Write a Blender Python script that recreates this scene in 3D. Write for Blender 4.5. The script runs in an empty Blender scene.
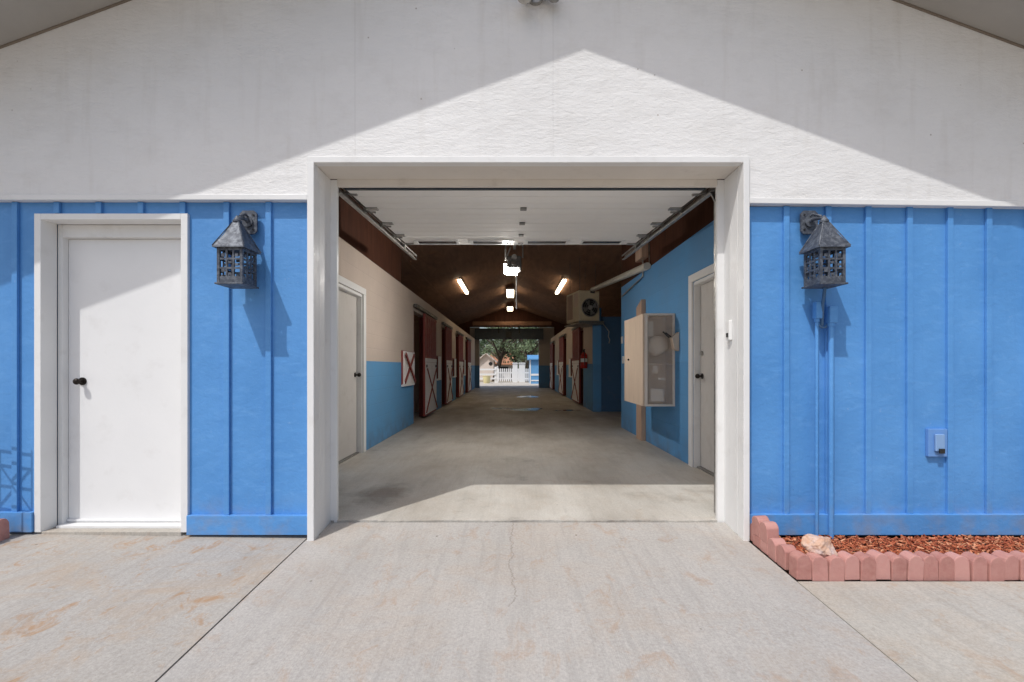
import bpy, bmesh, math, random
from mathutils import Vector, Matrix, Quaternion
random.seed(7)
R = math.radians
sc = bpy.context.scene
COL = sc.collection
F, CX, CY, EYE = 450.0, 512.0, 367.0, 1.137     # focal length in pixels, horizon, eye height


def at(px, py, d):
    """real point at distance d in front of the camera"""
    return Vector(((px - CX) / F * d, d, EYE + (CY - py) / F * d))


WALL_Y = 3.06
# ------------------------------------------------------------------ materials
def new_mat(name):
    m = bpy.data.materials.new(name)
    m.use_nodes = True
    nt = m.node_tree
    b = nt.nodes['Principled BSDF']
    return m, nt, b


class N:
    """tiny node helper"""
    def __init__(s, nt):
        s.nt = nt
        g = nt.nodes.new('ShaderNodeNewGeometry')
        s.pos = g.outputs['Position']
        s.isl = g.outputs['Random Per Island']
        t = nt.nodes.new('ShaderNodeTexCoord')
        s.obj = t.outputs['Object']

    def link(s, a, b): s.nt.links.new(a, b)

    def mapping(s, vec, scale=(1, 1, 1), loc=(0, 0, 0)):
        n = s.nt.nodes.new('ShaderNodeMapping')
        n.inputs['Scale'].default_value = scale
        n.inputs['Location'].default_value = loc
        s.link(vec, n.inputs['Vector'])
        return n.outputs[0]

    def noise(s, vec, scale, detail=4, rough=.55, dist=0.0):
        n = s.nt.nodes.new('ShaderNodeTexNoise')
        n.inputs['Scale'].default_value = scale
        n.inputs['Detail'].default_value = detail
        n.inputs['Roughness'].default_value = rough
        n.inputs['Distortion'].default_value = dist
        s.link(vec, n.inputs['Vector'])
        return n.outputs['Fac']

    def voronoi(s, vec, scale, feature='F1'):
        n = s.nt.nodes.new('ShaderNodeTexVoronoi')
        n.feature = feature
        n.inputs['Scale'].default_value = scale
        s.link(vec, n.inputs['Vector'])
        return n.outputs['Distance']

    def ramp(s, fac, stops):
        n = s.nt.nodes.new('ShaderNodeValToRGB')
        cr = n.color_ramp
        while len(cr.elements) < len(stops):
            cr.elements.new(.5)
        for e, (p, c) in zip(cr.elements, stops):
            e.position = p
            e.color = (c, c, c, 1) if isinstance(c, (int, float)) else (*c, 1)
        s.link(fac, n.inputs[0])
        return n.outputs[0]

    def mix(s, fac, a, b, mode='MIX'):
        n = s.nt.nodes.new('ShaderNodeMix')
        n.data_type = 'RGBA'
        n.blend_type = mode
        for v, i in ((fac, 0), (a, 6), (b, 7)):
            if isinstance(v, (int, float)):
                n.inputs[i].default_value = v if i == 0 else (v, v, v, 1)
            elif isinstance(v, tuple):
                n.inputs[i].default_value = (*v, 1)
            else:
                s.link(v, n.inputs[i])
        return n.outputs[2]

    def math(s, op, a, b=0.0, c=None):
        n = s.nt.nodes.new('ShaderNodeMath')
        n.operation = op
        for v, i in ((a, 0), (b, 1), (c, 2)):
            if v is None: continue
            if isinstance(v, (int, float)): n.inputs[i].default_value = v
            else: s.link(v, n.inputs[i])
        return n.outputs[0]

    def sep(s, vec):
        n = s.nt.nodes.new('ShaderNodeSeparateXYZ')
        s.link(vec, n.inputs[0])
        return n.outputs

    def bump(s, h, strength, dist, b):
        n = s.nt.nodes.new('ShaderNodeBump')
        n.inputs['Strength'].default_value = strength
        n.inputs['Distance'].default_value = dist
        s.link(h, n.inputs['Height'])
        if b.inputs['Normal'].is_linked:
            s.link(b.inputs['Normal'].links[0].from_socket, n.inputs['Normal'])
        s.link(n.outputs[0], b.inputs['Normal'])


def paint(name, col, rough=.5, var=.06, dirt=.0, bump=.15, scale=14, stretch=(1, 1, 1), dirtcol=(.28, .23, .18)):
    """weathered brush paint: slight tone drift, worn grime, uneven surface"""
    m, nt, b = new_mat(name)
    n = N(nt)
    p = n.mapping(n.pos, stretch)
    big = n.ramp(n.noise(p, 1.7, 5), [(.3, 0), (.7, 1)])
    lo = tuple(c * (1 - var) for c in col)
    hi = tuple(min(.9, c * (1 + var)) for c in col)
    c = n.mix(big, lo, hi)
    if dirt:
        d = n.ramp(n.noise(p, 5.5, 7, .65), [(.56, 0), (.78, 1)])
        c = n.mix(n.math('MULTIPLY', d, dirt), c, dirtcol)
    n.link(c, b.inputs['Base Color'])
    rr = n.ramp(n.noise(p, 9, 3), [(.3, rough - .08), (.7, min(1, rough + .1))])
    n.link(rr, b.inputs['Roughness'])
    n.bump(n.noise(p, scale, 6, .6), bump, .01, b)
    return m


def mat_gable():
    m, nt, b = new_mat('white_stucco_board')
    n = N(nt)
    x, y, z = n.sep(n.pos)
    base = n.mix(n.ramp(n.noise(n.pos, .9, 4), [(.3, 0), (.7, 1)]), (.75, .745, .74), (.82, .815, .81))
    # small rusty nail spots
    v = n.ramp(n.voronoi(n.mapping(n.pos, (1, .01, 1)), 5.5), [(.020, 1), (.042, 0)])
    keep = n.ramp(n.noise(n.pos, 1.3, 2), [(.44, 0), (.50, 1)])
    c = n.mix(n.math('MULTIPLY', n.math('MULTIPLY', v, keep), .6), base, (.2, .14, .1))
    # streaky weathering
    st = n.ramp(n.noise(n.mapping(n.pos, (6, 1, .6)), 2.0, 5), [(.55, 0), (.8, 1)])
    c = n.mix(n.math('MULTIPLY', st, .22), c, (.5, .46, .41))
    bl = n.ramp(n.noise(n.mapping(n.pos, (1, 1, 1.4), (5, 0, 2)), 3.0, 7, .68), [(.50, 0), (.72, 1)])
    c = n.mix(n.math('MULTIPLY', bl, .16), c, (.45, .41, .36))
    # sheet joints
    jo = None
    for sx in (-1.07, .28):
        d = n.math('ABSOLUTE', n.math('ADD', x, -sx))
        l = n.ramp(d, [(.003, 1), (.006, 0)])
        jo = l if jo is None else n.math('MAXIMUM', jo, l)
    c = n.mix(n.math('MULTIPLY', jo, .10), c, (.3, .28, .26))
    n.link(c, b.inputs['Base Color'])
    b.inputs['Roughness'].default_value = .62
    tex = n.mapping(n.pos, (.8, 1, 1.9))
    n.bump(n.noise(tex, 26, 6, .65, .6), .42, .012, b)
    n.bump(n.noise(tex, 6, 4), .35, .02, b)
    n.bump(n.math('MULTIPLY', jo, -1), .25, .002, b)
    return m


def mat_siding():
    m, nt, b = new_mat('blue_siding_paint')
    n = N(nt)
    big = n.ramp(n.noise(n.mapping(n.pos, (1, 1, .7)), 2.2, 5), [(.3, 0), (.7, 1)])
    c = n.mix(big, (.082, .262, .585), (.110, .318, .675))
    pat = n.ramp(n.noise(n.mapping(n.pos, (4, 4, 9)), 2.0, 5, .6, .8), [(.52, 0), (.72, 1)])
    c = n.mix(n.math('MULTIPLY', pat, .28), c, (.17, .40, .76))
    sc_ = n.ramp(n.noise(n.pos, 30, 3), [(.70, 0), (.76, 1)])
    c = n.mix(n.math('MULTIPLY', sc_, .25), c, (.30, .42, .66))
    x, y, z = n.sep(n.pos)
    low = n.math('MULTIPLY', n.ramp(z, [(.0, 1), (.28, 0)]), n.ramp(n.noise(n.pos, 8, 5), [(.45, 0), (.7, 1)]))
    c = n.mix(n.math('MULTIPLY', low, .5), c, (.27, .25, .25))
    drip = n.ramp(n.noise(n.mapping(n.pos, (14, 14, .5), (2, 0, 1)), 1.6, 6, .7), [(.55, 0), (.75, 1)])
    c = n.mix(n.math('MULTIPLY', drip, .20), c, (.06, .20, .48))
    nail = n.ramp(n.voronoi(n.mapping(n.pos, (1, .01, 1), (.3, 0, .1)), 4.2), [(.012, 1), (.022, 0)])
    c = n.mix(n.math('MULTIPLY', nail, .45), c, (.05, .13, .30))
    n.link(c, b.inputs['Base Color'])
    b.inputs['Roughness'].default_value = .5
    b.inputs['Specular IOR Level'].default_value = .35
    n.bump(n.noise(n.mapping(n.pos, (1, 1, 1.5)), 15, 5, .6, .5), .24, .012, b)
    n.bump(n.noise(n.pos, 55, 3), .18, .004, b)
    n.bump(n.noise(n.pos, 5, 3), .3, .02, b)
    return m


def mat_concrete(name, col, stain=.5, rough=(.75, .95), broom=True, crack=False, dark=0.0, spec=.3):
    m, nt, b = new_mat(name)
    n = N(nt)
    x, y, z = n.sep(n.pos)
    big = n.ramp(n.noise(n.pos, .8, 6, .6), [(.3, 0), (.7, 1)])
    c = n.mix(big, tuple(k * .84 for k in col), tuple(k * 1.10 for k in col))
    mid = n.ramp(n.noise(n.mapping(n.pos, (1.6, .7, 1)), 3.2, 7, .65, .4), [(.42, 0), (.75, 1)])
    c = n.mix(n.math('MULTIPLY', mid, .30), c, tuple(k * .62 for k in col))
    fine = n.noise(n.pos, 70, 6, .8)
    c = n.mix(.5, c, n.mix(n.ramp(fine, [(.3, 0), (.7, 1)]), tuple(k * .56 for k in col), tuple(k * 1.44 for k in col)))
    peb = n.ramp(n.voronoi(n.pos, 75), [(.10, 1), (.22, 0)])
    c = n.mix(n.math('MULTIPLY', peb, .22), c, (.16, .13, .11))
    if stain:
        r1 = n.ramp(n.noise(n.mapping(n.pos, (.8, 1.3, 1)), 2.0, 8, .68, .9), [(.47, 0), (.72, 1)])
        c = n.mix(n.math('MULTIPLY', r1, min(.7, .42 * stain)), c, (.41, .27, .15))
        r2 = n.ramp(n.noise(n.mapping(n.pos, (1.3, .9, 1), (3, 5, 0)), 5.6, 9, .72, .8), [(.545, 0), (.66, 1)])
        c = n.mix(n.math('MULTIPLY', r2, min(.85, .55 * stain)), c, (.36, .20, .09))
        st = n.ramp(n.noise(n.mapping(n.pos, (9, .6, 1), (1, 2, 0)), 2.2, 6, .65, .3), [(.50, 0), (.72, 1)])
        c = n.mix(n.math('MULTIPLY', st, .42), c, tuple(k * .66 for k in col))
        scuff = n.ramp(n.noise(n.mapping(n.pos, (3, 3, 1), (7, 7, 0)), 6.0, 8, .75, .5), [(.58, 0), (.72, 1)])
        c = n.mix(n.math('MULTIPLY', scuff, .42), c, (.20, .18, .155))
        spk = n.ramp(n.noise(n.pos, 26, 8, .8), [(.60, 0), (.70, 1)])
        c = n.mix(n.math('MULTIPLY', spk, .30), c, (.24, .18, .13))
        dr = n.ramp(n.voronoi(n.mapping(n.pos, (1, 1, .01)), 3.0), [(.016, 1), (.030, 0)])
        c = n.mix(n.math('MULTIPLY', dr, .75), c, (.10, .075, .05))
        g = n.ramp(n.noise(n.mapping(n.pos, (1, .35, 1), (9, 0, 0)), 1.6, 5, .6), [(.52, 0), (.75, 1)])
        c = n.mix(n.math('MULTIPLY', g, .35), c, tuple(k * .68 for k in col))
    if dark:
        tyre = n.ramp(n.noise(n.mapping(n.pos, (1.3, .55, 1)), 1.3, 6, .65), [(.42, 0), (.72, 1)])
        c = n.mix(n.math('MULTIPLY', tyre, dark), c, (.15, .105, .06))
        oil = n.ramp(n.noise(n.mapping(n.pos, (1, 1, 1), (2.3, 1.1, 0)), 1.1, 7, .7), [(.57, 0), (.70, 1)])
        c = n.mix(n.math('MULTIPLY', oil, dark), c, (.09, .07, .055))
        wob = n.math('MULTIPLY', n.math('ADD', n.noise(n.pos, 5, 6, .7), -.5), .55)
        dx = n.math('POWER', n.math('MULTIPLY', n.math('ADD', x, 1.15), 1.6), 2.0)
        dy = n.math('POWER', n.math('ADD', y, -4.0), 2.0)
        sp = n.ramp(n.math('ADD', n.math('SQRT', n.math('ADD', dx, dy)), wob), [(.16, 1), (.42, 0)])
        c = n.mix(n.math('MULTIPLY', sp, .6), c, (.11, .075, .05))
    if dark:  # brown stall dirt, deepened further in as painted-on falloff of the aisle light
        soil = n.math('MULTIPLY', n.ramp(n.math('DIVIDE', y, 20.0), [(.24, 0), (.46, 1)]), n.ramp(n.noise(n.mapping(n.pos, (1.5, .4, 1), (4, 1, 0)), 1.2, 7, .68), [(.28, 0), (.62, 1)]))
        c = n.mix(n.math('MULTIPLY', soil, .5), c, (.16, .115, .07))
    if crack:
        wob = n.math('MULTIPLY', n.math('ADD', n.noise(n.mapping(n.pos, (0, 1, 0)), 3.5, 8, .75), -.5), .22)
        d = n.math('ABSOLUTE', n.math('ADD', n.math('ADD', x, wob), .0))
        ln = n.ramp(d, [(.0015, 1), (.004, 0)])
        on = n.math('GREATER_THAN', y, 2.25)
        ln = n.math('MULTIPLY', ln, on)
        c = n.mix(n.math('MULTIPLY', ln, .65), c, (.13, .10, .08))
    n.link(c, b.inputs['Base Color'])
    rr = n.ramp(n.noise(n.pos, 1.4, 5), [(.3, rough[0]), (.7, rough[1])])
    n.link(rr, b.inputs['Roughness'])
    b.inputs['Specular IOR Level'].default_value = spec
    n.bump(n.noise(n.pos, 90, 5, .7), .35, .004, b)
    if broom:
        n.bump(n.noise(n.mapping(n.pos, (70, 2.0, 1)), 2.2, 3), .30, .004, b)
    n.bump(n.noise(n.pos, 3, 4), .2, .015, b)
    return m


def mat_block(name, low, high, split=1.22):
    """painted concrete block, two paint colours with a straight line between"""
    m, nt, b = new_mat(name)
    n = N(nt)
    x, y, z = n.sep(n.pos)
    f = n.math('GREATER_THAN', z, split)
    c = n.mix(f, low, high)
    big = n.ramp(n.noise(n.pos, 1.6, 6, .6), [(.3, 0), (.72, 1)])
    c = n.mix(n.math('MULTIPLY', big, .16), c, (.22, .19, .16))
    dirty = n.math('MULTIPLY', n.ramp(z, [(.0, 1), (.35, 0)]), n.ramp(n.noise(n.pos, 5, 6), [(.35, 0), (.7, 1)]))
    c = n.mix(n.math('MULTIPLY', dirty, .5), c, (.13, .10, .08))
    cmb = nt.nodes.new('ShaderNodeCombineXYZ')
    n.link(n.math('ADD', x, y), cmb.inputs[0])
    n.link(z, cmb.inputs[1])
    br = nt.nodes.new('ShaderNodeTexBrick')
    br.inputs['Scale'].default_value = 1
    br.inputs['Mortar Size'].default_value = .006
    br.inputs['Mortar Smooth'].default_value = .6
    br.inputs['Brick Width'].default_value = .4
    br.inputs['Row Height'].default_value = .2
    n.link(cmb.outputs[0], br.inputs['Vector'])
    n.link(n.mix(n.math('MULTIPLY', br.outputs['Fac'], .06), c, (.12, .11, .10)), b.inputs['Base Color'])
    b.inputs['Roughness'].default_value = .65
    b.inputs['Specular IOR Level'].default_value = .2
    n.bump(n.math('MULTIPLY', br.outputs['Fac'], -1), .35, .004, b)
    n.bump(n.noise(n.pos, 45, 5, .65), .35, .005, b)
    return m


def mat_wood(name, col, stretch=(1, 1, 14), rough=.6, contrast=.35, bump=.2):
    m, nt, b = new_mat(name)
    n = N(nt)
    p = n.mapping(n.pos, tuple(14.0 / s for s in stretch))
    g = n.ramp(n.noise(p, 1.0, 6, .6, 1.1), [(.28, 0), (.75, 1)])
    c = n.mix(g, tuple(k * (1 - contrast) for k in col), tuple(min(.9, k * (1 + contrast)) for k in col))
    bl = n.ramp(n.noise(n.pos, 1.1, 4), [(.35, 0), (.7, 1)])
    c = n.mix(n.math('MULTIPLY', bl, .25), c, tuple(k * .6 for k in col))
    n.link(c, b.inputs['Base Color'])
    b.inputs['Roughness'].default_value = rough
    b.inputs['Specular IOR Level'].default_value = .2
    n.bump(g, bump, .004, b)
    return m


def metal(name, col, rough=.45, metallic=.9, patina=None):
    m, nt, b = new_mat(name)
    n = N(nt)
    g = n.ramp(n.noise(n.pos, 22, 6, .65), [(.35, 0), (.68, 1)])
    c = n.mix(g, tuple(k * .75 for k in col), tuple(min(.95, k * 1.15) for k in col))
    if patina:
        pt = n.ramp(n.noise(n.pos, 34, 6, .7, .5), [(.46, 0), (.62, 1)])
        c = n.mix(n.math('MULTIPLY', pt, .7), c, patina)
    n.link(c, b.inputs['Base Color'])
    b.inputs['Metallic'].default_value = metallic
    n.link(n.ramp(n.noise(n.pos, 15, 4), [(.3, rough - .1), (.7, rough + .15)]), b.inputs['Roughness'])
    n.bump(n.noise(n.pos, 60, 4), .25, .003, b)
    return m


def emit(name, col, strength):
    m, nt, b = new_mat(name)
    b.inputs['Base Color'].default_value = (.8, .8, .78, 1)
    b.inputs['Emission Color'].default_value = (*col, 1)
    b.inputs['Emission Strength'].default_value = strength
    return m


def clear_sheet(name, tint=(.92, .9, .88), gloss=.10):
    m, nt, b = new_mat(name)
    nt.nodes.remove(b)
    out = nt.nodes['Material Output']
    tr = nt.nodes.new('ShaderNodeBsdfTransparent'); tr.inputs[0].default_value = (*tint, 1)
    gl = nt.nodes.new('ShaderNodeBsdfGlossy'); gl.inputs['Roughness'].default_value = .08
    df = nt.nodes.new('ShaderNodeBsdfDiffuse'); df.inputs[0].default_value = (.90, .79, .70, 1)
    m1 = nt.nodes.new('ShaderNodeMixShader'); m1.inputs[0].default_value = gloss
    m2 = nt.nodes.new('ShaderNodeMixShader'); m2.inputs[0].default_value = .14
    nt.links.new(tr.outputs[0], m2.inputs[1]); nt.links.new(df.outputs[0], m2.inputs[2])
    nt.links.new(m2.outputs[0], m1.inputs[1]); nt.links.new(gl.outputs[0], m1.inputs[2])
    nt.links.new(m1.outputs[0], out.inputs[0])
    return m


def mat_mulch():
    m, nt, b = new_mat('red_bark_chips')
    n = N(nt)
    c = n.ramp(n.isl, [(0, (.16, .035, .015)), (.35, (.38, .085, .035)), (.75, (.52, .16, .07)), (1, (.64, .32, .18))])
    n.link(c, b.inputs['Base Color'])
    b.inputs['Roughness'].default_value = .85
    return m


def mat_leaf(name, a, c2):
    m, nt, b = new_mat(name)
    n = N(nt)
    n.link(n.ramp(n.isl, [(0, a), (1, c2)]), b.inputs['Base Color'])
    b.inputs['Roughness'].default_value = .6
    return m


def mat_brick():
    m, nt, b = new_mat('pink_edging_concrete')
    n = N(nt)
    oi = nt.nodes.new('ShaderNodeObjectInfo')
    c = n.mix(oi.outputs['Random'], (.40, .175, .150), (.53, .265, .235))
    g = n.ramp(n.noise(n.pos, 28, 6, .7), [(.35, 0), (.7, 1)])
    c = n.mix(n.math('MULTIPLY', g, .4), c, (.56, .33, .28))
    s = n.ramp(n.noise(n.pos, 9, 5), [(.55, 0), (.75, 1)])
    c = n.mix(n.math('MULTIPLY', s, .35), c, (.24, .09, .07))
    n.link(c, b.inputs['Base Color'])
    b.inputs['Roughness'].default_value = .9
    n.bump(n.noise(n.pos, 140, 4, .7), .5, .004, b)
    n.bump(n.noise(n.pos, 25, 4, .7), .3, .006, b)
    return m


def mat_rock():
    m, nt, b = new_mat('quartz_rock')
    n = N(nt)
    g = n.ramp(n.noise(n.pos, 11, 5, .6, .6), [(.36, (.60, .47, .43)), (.5, (.58, .38, .28)), (.60, (.56, .31, .20)), (.78, (.62, .55, .53))])
    n.link(g, b.inputs['Base Color'])
    b.inputs['Roughness'].default_value = .7
    n.bump(n.noise(n.pos, 50, 6, .7), .5, .008, b)
    return m


M = {}
M['gable'] = mat_gable()
M['blue'] = mat_siding()
M['white'] = paint('white_trim_paint', (.765, .765, .76), .45, .03, .18, .12, 20)
M['doorwhite'] = paint('white_door_paint', (.79, .79, .79), .38, .03, .12, .08, 30)
M['cream'] = paint('cream_jamb_paint', (.70, .655, .60), .5, .05, .25, .15, 18)
M['indoor'] = paint('grey_cream_door_paint', (.58, .55, .52), .5, .04, .25, .1, 18)
M['drive'] = mat_concrete('driveway_concrete', (.425, .403, .38), .6, crack=True)
M['apron'] = mat_concrete('side_slab_concrete', (.40, .375, .345), 1.35, broom=False)
M['walk'] = mat_concrete('walk_concrete', (.44, .41, .365), .6, broom=False)
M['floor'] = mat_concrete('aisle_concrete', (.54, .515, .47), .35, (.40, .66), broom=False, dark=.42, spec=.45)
M['pad'] = mat_concrete('yard_concrete', (.55, .51, .45), .3, broom=False)
M['block'] = mat_block('painted_block', (.11, .33, .60), (.60, .505, .435))
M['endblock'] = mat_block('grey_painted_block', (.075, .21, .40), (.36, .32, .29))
M['blueblock'] = mat_block('blue_painted_block', (.10, .31, .60), (.115, .34, .65), 1.2)
M['darkblue'] = paint('dark_blue_paint', (.045, .12, .24), .5, .06, .2, .15, 18)
M['brown'] = mat_wood('brown_stained_plywood', (.080, .030, .017), (1, 1, 10), .75, .35)
M['ceiling'] = mat_wood('brown_ceiling_plywood', (.26, .145, .092), (4, 12, 1), .75, .3)
M['jointbrown'] = paint('weathered_joint', (.20, .165, .13), .8, .1, .3)
M['roof'] = paint('roof_sheet', (.30, .29, .28), .6, .08, .2)
M['soffit'] = paint('soffit_paint', (.36, .345, .32), .8, .05, .2, .2, 18)
M['panel'] = paint('overhead_door_steel', (.87, .855, .83), .7, .02, .06, .05, 40)
M['panel'].node_tree.nodes['Principled BSDF'].inputs['Specular IOR Level'].default_value = .15
M['glass'] = clear_sheet('door_glass', (.85, .88, .9), .25)
M['acrylic'] = clear_sheet('clear_acrylic', (.97, .95, .93), .03)
M['galv'] = metal('galvanised_steel', (.42, .41, .39), .45)
M['steel'] = metal('grey_steel', (.16, .155, .15), .5, .8)
M['black'] = paint('black_metal', (.018, .018, .018), .4, .1, .1)
M['pewter'] = metal('weathered_pewter', (.075, .085, .108), .55, .35, (.19, .21, .24))
M['bronze'] = metal('dark_bronze', (.035, .028, .024), .35, .8)
M['red'] = paint('barn_red_paint', (.24, .045, .036), .55, .1, .15)
M['stallwhite'] = paint('stall_white_paint', (.84, .82, .81), .5, .05, .3)
M['ply'] = mat_wood('birch_plywood', (.72, .58, .46), (1, 1, 10), .5, .10, .05)
M['palewood'] = mat_wood('lightened_ply', (.84, .75, .67), (1, 1, 10), .5, .06, .05)  # cabinet ply lightened in colour to brighten its dim inside
M['tanwood'] = mat_wood('tan_board', (.50, .35, .26), (1, 1, 10), .6, .2)
M['tan'] = paint('tan_enamel', (.74, .64, .45), .5, .12, .4, .1, 12)
M['tube'] = emit('lit_tube', (1.0, .82, .56), 11)
M['lens'] = emit('lit_lens', (1.0, .95, .88), 200)
M['palegrey'] = paint('pale_grey_pipe', (.55, .53, .47), .5, .1, .3)
M['plastic'] = paint('white_plastic', (.78, .78, .77), .35, .02, .05, .03)
M['bag'] = paint('white_bag', (.80, .77, .73), .4, .05, .05, .5, 12)
M['paper'] = paint('white_paper', (.80, .79, .77), .7, .02)
M['fire'] = paint('extinguisher_red', (.45, .02, .015), .3, .05, .05, .03)
M['slate'] = paint('dark_slate_paint', (.045, .06, .075), .6, .1, .2)
M['darkglass'] = paint('dark_glass', (.05, .05, .05), .12, .05)
M['bluebox'] = paint('blue_plate_paint', (.13, .29, .62), .45, .04, .1)
M['palebox'] = paint('pale_blue_cover', (.22, .37, .62), .4, .04, .15)
M['mulch'] = mat_mulch()
M['soil'] = paint('dark_soil', (.06, .03, .02), .9, .2)
M['brick'] = mat_brick()
M['rock'] = mat_rock()
M['ground'] = mat_concrete('sandy_ground', (.34, .29, .21), .6, broom=False)
M['bark'] = mat_wood('tree_bark', (.07, .055, .042), (1, 1, 5), .9, .4)
M['leaf'] = mat_leaf('oak_leaves', (.075, .12, .055), (.21, .27, .14))
M['leafdark'] = mat_leaf('dark_leaves', (.028, .055, .02), (.075, .12, .045))
M['tile'] = paint('orange_roof_tile', (.43, .20, .11), .7, .15, .2, .4, 8)
M['cottage'] = paint('pink_cottage_wall', (.70, .61, .55), .7, .05)
M['shedblue'] = paint('shed_blue_paint', (.12, .33, .62), .5, .06)
M['water'], nt_, b_ = new_mat('floor_water')
b_.inputs['Base Color'].default_value = (.10, .085, .07, 1)
b_.inputs['Roughness'].default_value = .16
b_.inputs['Specular IOR Level'].default_value = .6
M['rubber'] = paint('black_rubber', (.02, .02, .02), .7, .1)
M['yellow'] = paint('yellow_plastic', (.74, .66, .36), .5, .05)


# ------------------------------------------------------------------ geometry
class MB:
    def __init__(s): s.v = []; s.f = []; s.sm = []

    def add(s, vs, fs, smooth=False):
        o = len(s.v)
        s.v += [tuple(p) for p in vs]
        s.f += [tuple(i + o for i in f) for f in fs]
        s.sm += [smooth] * len(fs)
        return s

    def box(s, x0, x1, y0, y1, z0, z1):
        x0, x1 = sorted((x0, x1)); y0, y1 = sorted((y0, y1)); z0, z1 = sorted((z0, z1))
        vs = [(x, y, z) for z in (z0, z1) for y in (y0, y1) for x in (x0, x1)]
        return s.add(vs, [(0, 2, 3, 1), (4, 5, 7, 6), (0, 1, 5, 4), (2, 6, 7, 3), (0, 4, 6, 2), (1, 3, 7, 5)])

    def hexa(s, bot, top):
        """bot/top: 4 corner points each, counter-clockwise from above"""
        return s.add(list(bot) + list(top), [(3, 2, 1, 0), (4, 5, 6, 7), (0, 1, 5, 4), (1, 2, 6, 5), (2, 3, 7, 6), (3, 0, 4, 7)])

    def bar(s, a, b, w, h, up=(0, 0, 1)):
        a, b = Vector(a), Vector(b)
        t = (b - a).normalized(); u = Vector(up)
        sd = t.cross(u)
        if sd.length < 1e-4: sd = t.cross(Vector((0, 1, 0)))
        sd.normalize(); u = sd.cross(t).normalized()
        q = [(-w / 2, -h / 2), (w / 2, -h / 2), (w / 2, h / 2), (-w / 2, h / 2)]
        vs = [p + sd * i + u * j for p in (a, b) for i, j in q]
        return s.add(vs, [(0, 3, 2, 1), (4, 5, 6, 7), (0, 1, 5, 4), (1, 2, 6, 5), (2, 3, 7, 6), (3, 0, 4, 7)][::1])

    def tube(s, pts, r, n=10):
        pts = [Vector(p) for p in pts]
        rs = r if isinstance(r, (list, tuple)) else [r] * len(pts)
        prev = None; rings = []
        for i, p in enumerate(pts):
            t = (pts[min(i + 1, len(pts) - 1)] - pts[max(i - 1, 0)]).normalized()
            if prev is None:
                a = t.orthogonal().normalized()
            else:
                a = (prev - t * prev.dot(t)).normalized()
            prev = a
            b = t.cross(a)
            rings.append([p + (a * math.cos(k * 2 * math.pi / n) + b * math.sin(k * 2 * math.pi / n)) * rs[i] for k in range(n)])
        vs = [q for rg in rings for q in rg]
        fs = []
        for i in range(len(pts) - 1):
            for k in range(n):
                fs.append((i * n + k, i * n + (k + 1) % n, (i + 1) * n + (k + 1) % n, (i + 1) * n + k))
        s.add(vs, fs, True)
        s.add(rings[0], [tuple(range(n))[::-1]]); s.add(rings[-1], [tuple(range(n))])
        return s

    def disc(s, c, axis, r, h, n=20):
        c = Vector(c); ax = Vector(axis).normalized()
        return s.tube([c, c + ax * h], r, n)

    def prism(s, poly, axis, a, b):
        """polygon in the plane square to axis ('x': (y,z), 'y': (x,z), 'z': (x,y)), from a to b"""
        def P(u, v, w): return {'x': (w, u, v), 'y': (u, w, v), 'z': (u, v, w)}[axis]
        n = len(poly)
        vs = [P(u, v, a) for u, v in poly] + [P(u, v, b) for u, v in poly]
        fs = [tuple(range(n)), tuple(range(2 * n - 1, n - 1, -1))] + [(i, i + n, (i + 1) % n + n, (i + 1) % n) for i in range(n)]
        return s.add(vs, fs)

    def sphere(s, c, r, n=12, m=8, sq=(1, 1, 1)):
        c = Vector(c); vs = []
        for j in range(m + 1):
            th = math.pi * j / m
            for i in range(n):
                ph = 2 * math.pi * i / n
                vs.append(c + Vector((r * sq[0] * math.sin(th) * math.cos(ph), r * sq[1] * math.sin(th) * math.sin(ph), r * sq[2] * math.cos(th))))
        fs = [(j * n + i, (j + 1) * n + i, (j + 1) * n + (i + 1) % n, j * n + (i + 1) % n) for j in range(m) for i in range(n)]
        return s.add(vs, fs, True)

    def build(s, name, mat, parent=None, label=None, bevel=0.0):
        off = Vector((0, 0, 0)); p = parent
        while p is not None:
            off += p.location; p = p.parent
        me = bpy.data.meshes.new(name)
        me.from_pydata([tuple(Vector(v) - off) for v in s.v], [], s.f)
        bm = bmesh.new(); bm.from_mesh(me)
        bmesh.ops.recalc_face_normals(bm, faces=bm.faces)
        bm.to_mesh(me); bm.free()
        me.polygons.foreach_set('use_smooth', s.sm)
        me.materials.append(mat)
        o = bpy.data.objects.new(name, me)
        COL.objects.link(o)
        o.parent = parent
        if label: o['label'] = label
        if bevel:
            bv = o.modifiers.new('edge', 'BEVEL'); bv.width = bevel; bv.segments = 2; bv.limit_method = 'ANGLE'; bv.angle_limit = R(50)
        return o


def tag(o, label=None, cat=None, group=None, kind=None):
    if label: o['label'] = label
    if cat: o['category'] = cat
    if group: o['group'] = group
    if kind: o['kind'] = kind
    return o


def thing(name, label, cat, loc=(0, 0, 0), group=None):
    o = bpy.data.objects.new(name, None)
    COL.objects.link(o); o.location = loc
    o.empty_display_size = .1
    return tag(o, label, cat, group)


def kids(o): return [c for c in COL.objects if c.parent == o]


def dup(o, parent=None):
    c = o.copy(); COL.objects.link(c); c.parent = parent
    for ch in kids(o): dup(ch, c)
    return c


# ------------------------------------------------------------------ ground
SLOPE = .05
Z0 = -.040                                   # driveway level at the wall plane


def drive_z(x, y):
    return Z0 - SLOPE * (WALL_Y - y) + max(0, y - 3.06) * .085


def apron_z(x, y): return drive_z(x, y) + .014 * max(0, -x - 1.4)


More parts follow.
